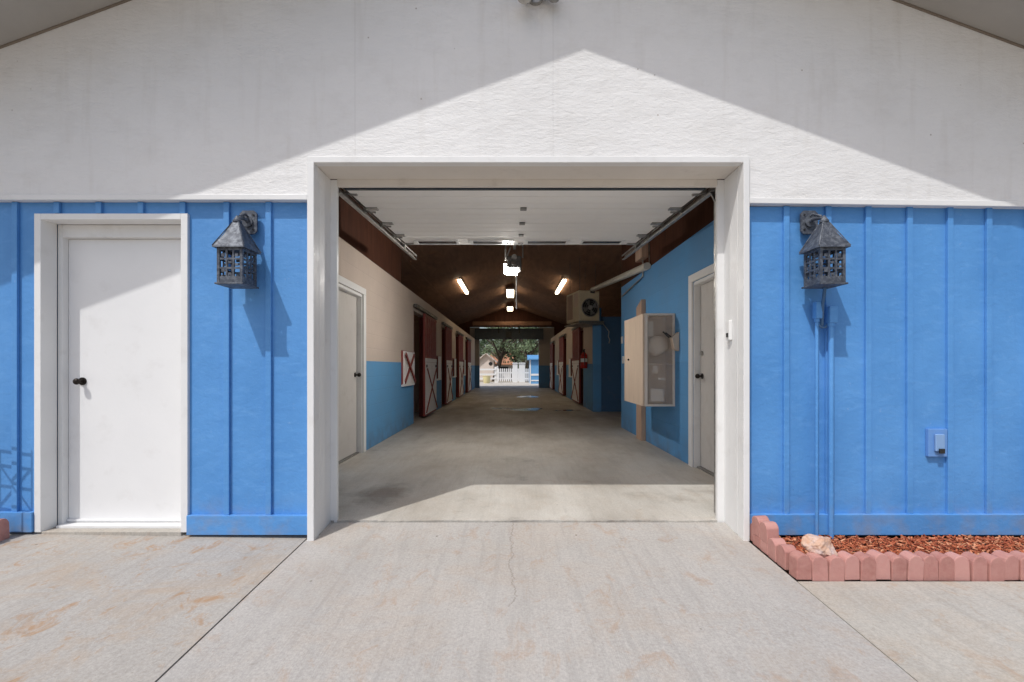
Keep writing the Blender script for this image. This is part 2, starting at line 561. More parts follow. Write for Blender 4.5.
mb = MB()
ys = [(-300, -.66), (-8, -.66), (3.0, -.11), (3.4, -.11), (400, -.11)]
vs = []
for y, z in ys: vs += [(-300, y, z), (300, y, z)]
mb.add(vs, [(2 * i, 2 * i + 1, 2 * i + 3, 2 * i + 2) for i in range(4)])
tag(mb.build('ground', M['ground']), kind='structure')


def slab(name, x0, x1, y0, y1, zf, mat, jag=False, thick=.09):
    mb = MB()
    nx, ny = 24, 90
    vs = []
    for j in range(ny + 1):
        for i in range(nx + 1):
            x = x0 + (x1 - x0) * i / nx; y = y0 + (y1 - y0) * j / ny
            vs.append((x, y, zf(x, y)))
    fs = [(j * (nx + 1) + i, j * (nx + 1) + i + 1, (j + 1) * (nx + 1) + i + 1, (j + 1) * (nx + 1) + i) for j in range(ny) for i in range(nx)]
    mb.add(vs, fs)
    G = lambda i, j: j * (nx + 1) + i
    rim = [G(i, 0) for i in range(nx)] + [G(nx, j) for j in range(ny)] + [G(i, ny) for i in range(nx, 0, -1)] + [G(0, j) for j in range(ny, 0, -1)]
    o = len(mb.v)
    mb.v += [(mb.v[k][0], mb.v[k][1], mb.v[k][2] - thick) for k in rim]
    m = len(rim)
    for k in range(m):
        mb.f.append((rim[k], o + k, o + (k + 1) % m, rim[(k + 1) % m])); mb.sm.append(False)
    mb.f.append(tuple(o + k for k in range(m))); mb.sm.append(False)
    return tag(mb.build(name, mat), kind='structure')


slab('driveway', -1.402, 1.600, -8, 3.285, drive_z, M['drive'])
slab('pavement', -9, -1.412, -8, 3.30, apron_z, M['apron'])
slab('pavement', 1.609, 9, -8, 2.50, lambda x, y: drive_z(x, y) - .003, M['walk'])

# aisle floor with a ragged front edge
mb = MB()
front = []
for i in range(121):
    x = -1.55 + 3.3 * i / 120
    front.append((x, 3.30 + random.uniform(-.006, .006) + .006 * math.sin(x * 9)))
poly = front + [(1.75, 3.34), (7.0, 3.34), (7.0, 24.7), (-7.0, 24.7), (-7.0, 3.34), (-1.55, 3.34)]
bmf = [(x, y, 0) for x, y in poly]
mb.add(bmf, [tuple(range(len(poly)))])
for i in range(120):
    (xa, ya), (xb, yb) = front[i], front[i + 1]
    mb.add([(xa, ya, -.1), (xb, yb, -.1), (xb, yb, 0), (xa, ya, 0)], [(0, 1, 2, 3)])
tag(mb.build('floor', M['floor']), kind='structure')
mb = MB(); mb.box(-14, 14, 24.705, 34.0, -.1, -.004)
tag(mb.build('yard', M['pad']), kind='structure')


def puddle(cx, cy, rx, ry, seed):
    rnd = random.Random(seed); n = 40
    ph = [rnd.uniform(0, 6.28) for _ in range(4)]
    vs = []
    for i in range(n):
        a = 2 * math.pi * i / n
        k = 1 + .22 * math.sin(2 * a + ph[0]) + .16 * math.sin(3 * a + ph[1]) + .1 * math.sin(5 * a + ph[2])
        vs.append((cx + rx * k * math.cos(a), cy + ry * k * math.sin(a), .004))
    mb = MB(); mb.add(vs, [tuple(range(n))])
    tag(mb.build('puddle', M['water']), kind='structure')


puddle(.36, 12.0, .40, .42, 1); puddle(1.42, 11.75, .34, .16, 2); puddle(.60, 17.2, .33, .6, 3)
puddle(-.35, 12.3, .2, .16, 4)

# ------------------------------------------------------------------ the barn
barn = thing('horse_barn', 'long white gabled horse barn with blue board and batten siding and open aisle', 'barn', (0, 3.06, 0))
HALF, END = 5.6, 24.5
AP = 4.60           # soffit apex
RS = .37            # roof slope outside
ZL = 2.276          # lower edge of the white gable, left
def ZR(x): return 2.253 - (x - 1.61) * .0128
OX0, OX1 = -1.344, 1.571       # garage opening
OZ = 2.525
FY = 3.03                       # face of the white gable board
TL, TR = -1.39, 1.612           # outer edges of the post trim

# gable: one thick board face with the opening cut out (left, right, over the opening)
mb = MB()
mb.prism([(-HALF, ZL), (TL, ZL), (TL, AP + RS * TL), (-HALF, AP - RS * HALF)], 'y', FY, 3.26)
mb.prism([(TL, OZ + .03), (TR, OZ + .03), (TR, AP - RS * TR), (0, AP), (TL, AP + RS * TL)], 'y', FY, 3.26)
mb.prism([(TR, ZR(TR)), (HALF, ZR(HALF)), (HALF, AP - RS * HALF), (TR, AP - RS * TR)], 'y', FY, 3.26)
gable = mb.build('gable_wall', M['gable'], barn, 'white textured gable wall above the blue siding')
mb = MB(); mb.box(-HALF, TL - .002, FY - .010, FY + .02, ZL - .003, ZL + .034)
mb.build('trim_board', M['white'], gable, bevel=.003)
mb = MB(); mb.hexa([(TR + .002, FY - .010, ZR(TR) - .003), (HALF, FY - .010, ZR(HALF) - .003), (HALF, FY + .02, ZR(HALF) - .003), (TR + .002, FY + .02, ZR(TR) - .003)],
                   [(TR + .002, FY - .010, ZR(TR) + .034), (HALF, FY - .010, ZR(HALF) + .034), (HALF, FY + .02, ZR(HALF) + .034), (TR + .002, FY + .02, ZR(TR) + .034)])
mb.build('trim_board', M['white'], gable, bevel=.003)
mb = MB(); mb.box(TL, TR, FY - .012, FY + .05, OZ, OZ + .042)
mb.build('trim_board', M['white'], gable, bevel=.003)

# blue siding with battens and base board
DX0, DX1, DZ = -3.284, -2.229, 2.192           # entry door trim outside (left, right, top)


def siding(x0, x1, ztop, zbot, battens, label):
    mb = MB(); mb.box(x0, x1, 3.078, 3.24, zbot, ztop)
    s = mb.build('siding_panel', M['blue'], barn, label)
    for bx, zb in battens:
        mb = MB(); mb.box(bx - .019, bx + .019, 3.0585, 3.0775, zb, ztop - .002)
        mb.build('batten', M['blue'], s, bevel=.002)
    return s


def bx_(px): return (px - CX) / (F / 3.093)


zbl = .004
RAILZ = .124
s1 = siding(-HALF, DX0, ZL - .001, -.002, [(bx_(p), RAILZ) for p in (14, -29, -72, -114, -157)], 'blue siding left of the entry door')
mb = MB(); mb.box(-HALF, DX0 - .002, 3.042, 3.0775, .006, RAILZ + .017); mb.build('base_board', M['blue'], s1, bevel=.002)
s2 = siding(DX0, DX1, ZL - .001, DZ + .002, [(bx_(p), DZ + .003) for p in (56, 98, 140, 182)], 'blue siding strip over the entry door')
s3 = siding(DX1, TL, ZL - .001, -.018, [(bx_(226), RAILZ - .008), (bx_(268), RAILZ - .008)], 'blue siding between entry door and garage opening')
mb = MB(); mb.box(DX1 + .002, TL - .002, 3.042, 3.0775, -.012, RAILZ - .005); mb.build('base_board', M['blue'], s3, bevel=.002)
s4 = siding(TR, HALF, 2.246, -.03, [(bx_(p), RAILZ) for p in (787, 829, 869, 910.5, 951, 990, 1031, 1072, 1113)], 'blue siding behind the mulch bed')
mb = MB(); mb.box(TR + .002, HALF, 3.042, 3.0775, -.012, RAILZ + .002); mb.build('base_board', M['blue'], s4, bevel=.002)

# garage opening frame
mb = MB()
mb.box(TL, OX0, 3.016, 3.10, -.045, OZ + .002)
mb.box(OX0 - .02, OX0, 3.10, 3.30, -.03, OZ)
mb.box(OX0 - .02, OX0 + .046, 3.30, 3.335, -.02, OZ)
gf = mb.build('door_post', M['white'], barn, bevel=.003)
mb = MB()
mb.box(OX1, TR, 3.016, 3.10, -.045, OZ + .002)
mb.box(OX1, OX1 + .02, 3.10, 3.30, -.03, OZ)
mb.box(OX1 - .048, OX1 + .02, 3.30, 3.335, -.02, OZ)
mb.build('door_post', M['white'], barn, bevel=.003)
mb = MB()
mb.box(OX0 - .02, OX1 + .02, 3.051, 3.30, OZ + .003, OZ + .028)
mb.box(OX0 + .047, OX1 - .049, 3.30, 3.335, OZ - .047, OZ + .02)
mb.build('door_head', M['cream'], barn, bevel=.003)
# inside face of the front wall
mb = MB()
mb.box(-HALF, DX0 - .02, 3.245, 3.335, 0, 3.0); mb.box(DX0 - .02, DX1 + .02, 3.245, 3.335, DZ + .02, 3.0)
mb.box(DX1 + .02, OX0 - .022, 3.245, 3.335, 0, 3.0)
mb.box(OX1 + .022, HALF, 3.245, 3.335, 0, 3.0)
mb.prism([(-HALF, 3.0), (OX0 - .02, 3.0), (OX0 - .02, OZ + .03), (OX1 + .02, OZ + .03), (OX1 + .02, 3.0), (HALF, 3.0), (HALF, 2.4), (0, 4.4), (-HALF, 2.4)][:1] +
         [(OX0 - .02, OZ + .03), (OX1 + .02, OZ + .03), (HALF, 3.0), (3.0, 3.4), (0, 4.4), (-3.0, 3.4)], 'y', 3.265, 3.335)
mb.build('wall_lining', M['brown'], barn)

# entry door
IX0, IX1, IZ = -3.238, -2.276, 2.151
mb = MB()
mb.box(DX0, IX0, 3.056, 3.170, .0, DZ)
mb.box(IX1, DX1, 3.056, 3.170, .0, DZ)
mb.box(IX0, IX1, 3.056, 3.170, IZ, DZ)
ef = mb.build('door_frame', M['white'], barn, 'cream frame of the white entry door', bevel=.003)
mb = MB()
mb.box(IX0, IX0 + .034, 3.172, 3.226, .0, IZ)
mb.box(IX1 - .02, IX1, 3.172, 3.226, .0, IZ)
mb.box(IX0 + .034, IX1 - .02, 3.172, 3.226, 2.062, IZ)
mb.build('door_stop', M['white'], ef, bevel=.003)
mb = MB(); mb.box(IX0 + .036, IX1 - .022, 3.215, 3.257, .022, 2.060)
ed = mb.build('entry_door', M['doorwhite'], barn, 'plain white entry door with a dark knob', bevel=.003)
mb = MB(); mb.box(IX0 + .03, IX1 - .01, 3.13, 3.27, -.01, .019); mb.box(IX0 + .036, IX1 - .022, 3.201, 3.2145, .024, .042)
mb.build('threshold', M['white'], ed, bevel=.002)
mb = MB(); mb.box(IX0, IX1, 3.06, 3.128, -.03, .004)
mb.build('sill', M['walk'], ed, bevel=.004)
k = at(79, 381.5, 3.20)
mb = MB(); mb.disc((k.x - .02, 3.215, k.z), (0, -1, 0), .028, .007, 20); mb.tube([(k.x - .02, 3.208, k.z), (k.x - .02, 3.18, k.z)], .012)
mb.sphere((k.x - .02, 3.168, k.z), .023, 14, 10, (1, .8, 1))
mb.build('door_knob', M['bronze'], ed)

# roof with white soffit, and the brown ceiling inside
OVH = .632
mb = MB()
for s in (-1, 1):
    e = HALF + .5
    mb.hexa([(0, FY - OVH, AP), (s * e, FY - OVH, AP - RS * e), (s * e, END + .6, AP - RS * e), (0, END + .6, AP)],
            [(0, FY - OVH, AP + .04), (s * e, FY - OVH, AP - RS * e + .04), (s * e, END + .6, AP - RS * e + .04), (0, END + .6, AP + .04)])
soff = mb.build('soffit', M['soffit'], barn)
for s in (-1, 1):
    mb = MB(); e = HALF
    mb.hexa([(0, FY - .014, AP - .009), (s * e, FY - .014, AP - RS * e - .009), (s * e, FY - .001, AP - RS * e - .009), (0, FY - .001, AP - .009)],
            [(0, FY - .014, AP - .001), (s * e, FY - .014, AP - RS * e - .001), (s * e, FY - .001, AP - RS * e - .001), (0, FY - .001, AP - .001)])
    mb.build('joint_strip', M['jointbrown'], soff)
mb = MB()
for s in (-1, 1):
    e = HALF + .56
    mb.hexa([(0, FY - OVH - .04, AP + .043), (s * e, FY - OVH - .04, AP - RS * e + .043), (s * e, END + .65, AP - RS * e + .043), (0, END + .65, AP + .043)],
            [(0, FY - OVH - .04, AP + .16), (s * e, FY - OVH - .04, AP - RS * e + .16), (s * e, END + .65, AP - RS * e + .16), (0, END + .65, AP + .16)])
mb.build('roof', M['roof'], barn)
mb = MB()
for s in (-1, 1):
    e = HALF + .5
    mb.hexa([(0, FY - OVH - .03, AP - .012), (s * e, FY - OVH - .03, AP - RS * e - .012), (s * e, FY - OVH - .002, AP - RS * e - .012), (0, FY - OVH - .002, AP - .012)],
            [(0, FY - OVH - .03, AP + .04), (s * e, FY - OVH - .03, AP - RS * e + .04), (s * e, FY - OVH - .002, AP - RS * e + .04), (0, FY - OVH - .002, AP + .04)])
mb.build('fascia', M['white'], barn)
CR, CS = 4.44, .345
mb = MB()
for s in (-1, 1):
    y = 3.34
    while y < END:                            # plywood sheets with thin joints
        y2 = min(y + 2.40, END)
        for a, b in ((0.0, 2.42), (2.425, 5.6)):
            mb.hexa([(s * a, y, CR - CS * a), (s * b, y, CR - CS * b), (s * b, y2 - .006, CR - CS * b), (s * a, y2 - .006, CR - CS * a)],
                    [(s * a, y, CR - CS * a + .02), (s * b, y, CR - CS * b + .02), (s * b, y2 - .006, CR - CS * b + .02), (s * a, y2 - .006, CR - CS * a + .02)])
        y = y2
ceil = mb.build('ceiling', M['ceiling'], barn)
# aisle walls
XL, XR = -1.986, 2.06
WZ = 2.635
LD = [(9.05, 10.35, 9.84, 11.3), (12.65, 13.75, 13.05, 14.25), (15.85, 16.95, 16.2, 17.55), (19.1, 20.2, 19.45, 20.9)]
LW = [(8.03, 8.93), (11.62, 12.32), (14.95, 15.65), (18.15, 18.8)]
RD = [(12.95, 14.1, 13.25, 14.75), (17.05, 18.2, 17.4, 18.9), (21.6, 22.8, 22.0, 23.4)]
RW = [(15.25, 15.95), (19.5, 20.2)]
WB, WT = .815, 1.435
OPT = 2.28


def pierced(x0, x1, y0, y1, ops):
    """wall run along y with openings (a, b, z0, z1)"""
    mb = MB(); y = y0
    for a, b, z0, z1 in sorted(ops):
        mb.box(x0, x1, y, a, 0, WZ)
        if z0 > 0: mb.box(x0, x1, a, b, 0, z0)
        mb.box(x0, x1, a, b, z1, WZ)
        y = b
    mb.box(x0, x1, y, y1, 0, WZ)
    return mb


ops = [(5.05, 5.93, 0, 2.10)] + [(a, b, 0, OPT) for a, b, *_ in LD] + [(a, b, WB, WT) for a, b in LW]
lw = pierced(XL - .15, XL, 3.34, 23.9, ops).build('aisle_wall', M['block'], barn, 'beige aisle wall with blue lower half')
mb = pierced(XR, XR + .15, 3.34, 8.45, [(4.20, 5.07, 0, 2.10)])
rw = mb.build('aisle_wall', M['blueblock'], barn, 'all blue aisle wall near the wooden cabinet')
ops = [(a, b, 0, OPT) for a, b, *_ in RD] + [(a, b, WB, WT) for a, b in RW]
mb = pierced(XR, XR + .15, 11.5, 23.9, ops)
mb.build('aisle_wall', M['block'], barn, 'beige and blue stall wall beyond the hanging heater')
mb = MB(); mb.box(XR + .001, 2.27, 11.40, 11.498, 0, WZ)
mb.build('wall_pier', M['blueblock'], barn)
mb = MB(); mb.box(2.27, HALF, 11.45, 11.55, 0, 2.42)
mb.build('passage_wall', M['darkblue'], barn)
mb = MB(); mb.box(XR + .151, HALF, 8.35, 8.45, 0, 2.6)
mb.build('passage_wall', M['blueblock'], barn)
# brown boards above the walls of the first bay
mb = MB(); mb.box(XL - .12, XL - .008, 3.34, 8.05, WZ, CR + CS * (XL - .12) - .002)
mb.build('upper_wall', M['brown'], barn)
mb = MB(); mb.box(XR + .008, XR + .12, 3.34, 8.45, WZ, CR - CS * (XR + .12) - .002)
mb.build('upper_wall', M['brown'], barn)
mb = MB(); mb.box(-HALF, XL - .12, 8.0, 8.05, WZ, 2.9)
mb.box(-HALF + .1, XL - .15, 8.0, 8.05, 0, WZ)
mb.build('partition', M['brown'], barn)
for y in (11.45, 14.75, 18.0, 21.3):
    mb = MB(); mb.box(-HALF + .1, XL - .15, y, y + .06, 0, 2.3)
    mb.build('partition', M['tanwood'], barn)
for y in (15.0, 19.2):
    mb = MB(); mb.box(XR + .15, HALF - .1, y, y + .06, 0, 2.3)
    mb.build('partition', M['tanwood'], barn)
# unseen outer walls, with openings added to let light into the stalls
for s in (-1, 1):
    mb = MB(); xa, xb = s * (HALF - .1), s * HALF
    y = 3.34
    light_openings = (9.7, 13.1, 16.4, 19.7, 22.6) if s < 0 else (9.6, 13.2, 17.2, 21.0)
    for w in light_openings:
        mb.box(xa, xb, y, w - .5, 0, 2.5); mb.box(xa, xb, w - .5, w + .5, 0, 1.1); mb.box(xa, xb, w - .5, w + .5, 2.0, 2.5)
        y = w + .5
    mb.box(xa, xb, y, END, 0, 2.5)
    mb.build('outer_wall', M['block'], barn)
# end wall
EX0, EX1 = -1.775, 1.46
for s in (-1, 1):
    a, b = (EX0, -2.3) if s < 0 else (EX1, 2.3)
    mb = MB(); mb.prism([(a, 0), (s * HALF, 0), (s * HALF, 2.5), (b, 2.5), (b, 3.30), (a, 3.30)], 'y', END, END + .2)
    mb.build('end_wall', M['endblock'], barn)
mb = MB()
mb.prism([(-2.3, 3.32), (2.3, 3.32), (2.3, CR - CS * 2.3 + .1), (0, CR + .1), (-2.3, CR - CS * 2.3 + .1)], 'y', END - .02, END + .18)
mb.prism([(-HALF, 2.5), (-2.3, 2.5), (-2.3, CR - CS * 2.3 + .1), (-HALF, CR - CS * HALF + .1)], 'y', END - .02, END + .18)
mb.prism([(HALF, 2.5), (2.3, 2.5), (2.3, CR - CS * 2.3 + .1), (HALF, CR - CS * HALF + .1)], 'y', END - .02, END + .18)
mb.build('end_gable', M['brown'], barn)
mb = MB(); mb.box(-2.0, 1.7, 24.25, 24.31, 2.63, 3.22)
rd = mb.build('raised_end_door', M['slate'], barn)
for x in (-.72, .40):
    mb = MB(); mb.box(x - .03, x + .03, 24.20, 24.248, 2.95, 3.5); mb.build('bracket', M['black'], rd)
mb = MB(); mb.box(-.33, -.02, 24.12, 24.245, 2.72, 3.02); mb.build('motor_box', M['black'], rd)
# beam across the aisle end
mb = MB(); mb.box(-2.1, 2.1, 23.9, 24.02, 3.36, 3.56)
mb.build('roof_beam', M['ceiling'], barn)
# top plate along the stall fronts

# the two side doors in the first bay
def side_door(s, xw, y0, y1, label, knob_y, casing):
    mb = MB()
    w = .10
    xa, xb = xw, xw - s * .022
    mb.box(xa, xb, y0 - w, y0, 0, 2.10); mb.box(xa, xb, y1, y1 + w, 0, 2.10); mb.box(xa, xb, y0 - w, y1 + w, 2.101, 2.185)
    mb.box(xw, xw + s * .12, y0 - .0, y0 + .02, 0, 2.09); mb.box(xw, xw + s * .12, y1 - .02, y1, 0, 2.09)
    mb.box(xw, xw + s * .12, y0 + .02, y1 - .02, 2.06, 2.098)
    fr = mb.build('door_frame', M['white'], barn, bevel=.003)
    mb = MB(); mb.box(xw + s * .065, xw + s * .108, y0 + .022, y1 - .022, .02, 2.058)
    d = mb.build('side_door', M['indoor'], barn, label, bevel=.003)
    mb = MB(); mb.box(xw + s * .03, xw + s * .12, y0 + .02, y1 - .02, 0, .016); mb.build('threshold', M['galv'], d)
    mb = MB(); kx = xw + s * .065
    mb.disc((kx, knob_y, 1.035), (-s, 0, 0), .03, .008, 16); mb.tube([(kx, knob_y, 1.035), (kx - s * .04, knob_y, 1.035)], .011)
    mb.sphere((kx - s * .055, knob_y, 1.035), .027, 12, 8)
    mb.build('door_knob', M['bronze'], d)
    return d


side_door(-1, XL, 5.05, 5.93, 'grey side door in the beige wall', 5.84, 1)
d2 = side_door(1, XR, 4.20, 5.07, 'grey side door in the blue wall', 4.985, 1)
mb = MB(); mb.disc((XR + .065, 4.985, 1.29), (-1, 0, 0), .025, .02, 14); mb.build('deadbolt', M['galv'], d2)


# stall doors
def stall_door(s, xw, op0, op1, a, b, label):
    """sliding stall door hung from a track on the aisle face of the wall"""
    x0, x1 = xw - s * .035, xw - s * .080
    xf = x1 - s * .001
    mb = MB(); mb.box(x0, x1, a, b, .05, 2.31)
    d = mb.build('stall_door', M['red'], barn, label)
    mb = MB(); mb.box(xf, xf - s * .006, a + .035, b - .02, .09, 1.245)
    mb.build('lower_panel', M['stallwhite'], d)
    mb = MB(); mb.box(xf, xf - s * .009, a + .002, b - .002, 1.25, 1.335); mb.build('middle_rail', M['stallwhite'], d)
    mb = MB(); xx = xf - s * .018
    mb.bar((xx, a + .08, .13), (xx, b - .08, 1.10), .02, .034, (0, 1, 0)); mb.build('cross_brace', M['red'], d)
    mb = MB(); xx = xf - s * .038
    mb.bar((xx, b - .08, .13), (xx, a + .08, 1.10), .018, .034, (0, 1, 0)); mb.build('cross_brace', M['red'], d)
    for yy in (a + .14, b - .14):
        mb = MB(); mb.box(xf, xf - s * .02, yy - .05, yy + .05, 1.13, 1.19); mb.build('latch', M['black'], d)
    mb = MB()
    n = 6
    for i in range(1, n):
        y = a + (b - a) * i / n
        mb.box(xf, xf - s * .008, y - .012, y + .012, 1.345, 2.24)
    mb.box(xf, xf - s * .010, a, b, 2.245, 2.305)
    mb.build('upper_slats', M['red'], d)
    mb = MB(); mb.box(xw - s * .02, xw - s * .09, op0 - .1, b + .12, 2.335, 2.40); mb.build('track', M['steel'], d)
    for yy in (a + .2, b - .2):
        mb = MB(); mb.box(xw - s * .045, xw - s * .07, yy - .025, yy + .025, 2.24, 2.33)
        mb.build('hanger', M['steel'], d)
    # dark red lining of the opening
    for y0, y1 in ((op1 - .03, op1 - .002), (op0 + .002, op0 + .03)):
        mb = MB(); mb.box(xw, xw + s * .15, y0, y1, 0, OPT - .002)
        mb.build('opening_lining', M['red'], d)
    return d


for i, (o0, o1, a, b) in enumerate(LD):
    stall_door(-1, XL, o0, o1, a, b, 'red and white sliding stall door on the left wall')
for i, (o0, o1, a, b) in enumerate(RD):
    stall_door(1, XR, o0, o1, a, b, 'red and white sliding stall door on the right wall')


def feed_window(s, xw, a, b, braces):
    mb = MB()
    mb.box(xw + s * .14, xw - s * .02, a, a + .05, WB, WT); mb.box(xw + s * .14, xw - s * .02, b - .05, b, WB, WT)
    mb.box(xw + s * .14, xw - s * .02, a + .05, b - .05, WT - .04, WT)
    w = mb.build('feed_window', M['red'], barn)
    mb = MB(); mb.box(xw - s * .001, xw - s * .05, a, b, WB - .03, WB + .012); mb.build('sill', M['stallwhite'], w)
    mb = MB(); mb.box(xw - s * .022, xw - s * .042, a + (.05 if braces else .30), b + .02, WB + .014, WT - .01); mb.build('shutter', M['stallwhite'], w)
    if braces:
        mb = MB(); xx = xw - s * .052
        mb.bar((xx, a + .10, WB + .04), (xx, b - .06, WT - .06), .018, .06, (0, 1, 0))
        mb.bar((xx - s * .019, b - .04, WB + .04), (xx - s * .019, a + .06, WT - .06), .018, .06, (0, 1, 0))
        mb.build('cross_brace', M['red'], w)


for i, (a, b) in enumerate(LW): feed_window(-1, XL, a, b, i == 0)
for i, (a, b) in enumerate(RW): feed_window(1, XR, a, b, False)

# overhead door, raised, rising slightly into the barn
GY0, GZ0, GY1, GZ1 = 3.50, 2.527, 5.55, 2.654
gs = (GZ1 - GZ0) / (GY1 - GY0)
GX0, GX1 = -1.30, 1.505
def gz(y): return GZ0 + gs * (y - GY0)
mb = MB()
for i in range(4):
    ya = GY0 + (GY1 - GY0) * i / 4 + .0015; yb = GY0 + (GY1 - GY0) * (i + 1) / 4 - .0015
    # each section is ribbed: shallow pressed ribs running across
    for j in range(6):
        y0 = ya + (yb - ya) * j / 6; y1 = ya + (yb - ya) * (j + 1) / 6 - .002
        up = .0015 if j % 2 else 0
        mb.hexa([(GX0, y0, gz(y0) + up), (GX1, y0, gz(y0) + up), (GX1, y1, gz(y1) + up), (GX0, y1, gz(y1) + up)],
                [(GX0, y0, gz(y0) + .05), (GX1, y0, gz(y0) + .05), (GX1, y1, gz(y1) + .05), (GX0, y1, gz(y1) + .05)])
    mb.hexa([(GX0, ya, gz(ya) + .006), (GX1, ya, gz(ya) + .006), (GX1, yb, gz(yb) + .006), (GX0, yb, gz(yb) + .006)],
            [(GX0, ya, gz(ya) + .045), (GX1, ya, gz(ya) + .045), (GX1, yb, gz(yb) + .045), (GX0, yb, gz(yb) + .045)])
od = mb.build('overhead_door', M['panel'], barn, 'white sectional overhead door raised under the ceiling')
for i in range(4):
    xa = GX0 + .17 + i * .66; xb = xa + .46
    ya, yb = 5.30, 5.46
    mb = MB()
    for (x0, x1, y0, y1) in ((xa - .03, xb + .03, ya - .03, ya), (xa - .03, xb + .03, yb, yb + .03), (xa - .03, xa, ya, yb), (xb, xb + .03, ya, yb)):
        mb.hexa([(x0, y0, gz(y0) - .012), (x1, y0, gz(y0) - .012), (x1, y1, gz(y1) - .012), (x0, y1, gz(y1) - .012)],
                [(x0, y0, gz(y0) + .004), (x1, y0, gz(y0) + .004), (x1, y1, gz(y1) + .004), (x0, y1, gz(y1) + .004)])
    wf = mb.build('window', M['plastic'], od)
    mb = MB(); mb.hexa([(xa, ya, gz(ya) - .004), (xb, ya, gz(ya) - .004), (xb, yb, gz(yb) - .004), (xa, yb, gz(yb) - .004)],
                       [(xa, ya, gz(ya) - .001), (xb, ya, gz(ya) - .001), (xb, yb, gz(yb) - .001), (xa, yb, gz(yb) - .001)])
    mb.build('window_pane', M['darkglass'], wf)
for j in range(1, 5):
    y = GY0 + (GY1 - GY0) * j / 4 - (.06 if j == 4 else 0) - .02
    for x, w in ((GX0 + .05, .05), ((GX0 + GX1) / 2, .028), (GX1 - .05, .05)):
        mb = MB(); mb.hexa([(x - w, y - .03, gz(y) - .014), (x + w, y - .03, gz(y) - .014), (x + w, y + .03, gz(y) - .012), (x - w, y + .03, gz(y) - .012)],
                           [(x - w, y - .03, gz(y) - .001), (x + w, y - .03, gz(y) - .001), (x + w, y + .03, gz(y) + .001), (x - w, y + .03, gz(y) + .001)])
        mb.build('hinge', M['galv'] if w > .04 else M['steel'], od)
mb = MB(); mb.box(GX0, GX1, 3.465, 3.497, 2.522, 2.555); mb.build('bottom_seal', M['slate'], od)
for s, x in ((-1, GX0 - .05), (1, GX1 + .05)):
    mb = MB()
    a, b = (x, 3.46, gz(3.46) - .03), (x, 6.25, gz(6.25) - .06)
    mb.bar(a, b, .035, .012); mb.bar((x + s * .02, a[1], a[2] + .03), (x + s * .02, b[1], b[2] + .03), .006, .06)
    mb.bar((x - s * .02, a[1], a[2] + .05), (x - s * .02, b[1], b[2] + .05), .006, .02)
    # curved end down to the jamb
    mb.bar((x + s * .01, 3.40, 2.40), (x + s * .01, 3.47, gz(3.47) - .03), .04, .012)
    mb.bar((x + s * .01, 3.40, .02), (x + s * .01, 3.40, 2.40), .03, .04, (0, 1, 0))
    t = mb.build('door_track', M['galv'], barn)
    for y in (3.6, 4.1, 4.62, 5.12):
        mb = MB(); mb.tube([(x + s * .01, y, gz(y) + .01), (x - s * .10, y, gz(y) - .006)], .012, 8); mb.disc((x + s * .012, y, gz(y) + .01), (-s, 0, 0), .022, .015, 12)
        mb.build('roller', M['galv'], t)
    mb = MB(); mb.box(x - .03, x + .03, 5.50, 5.56, gz(5.5) - .05, 3.3); mb.build('hanger', M['galv'], t)

# ------------------------------------------------------------------ wall lanterns
LA, LDF, LDB = .164, 2.850, 3.014


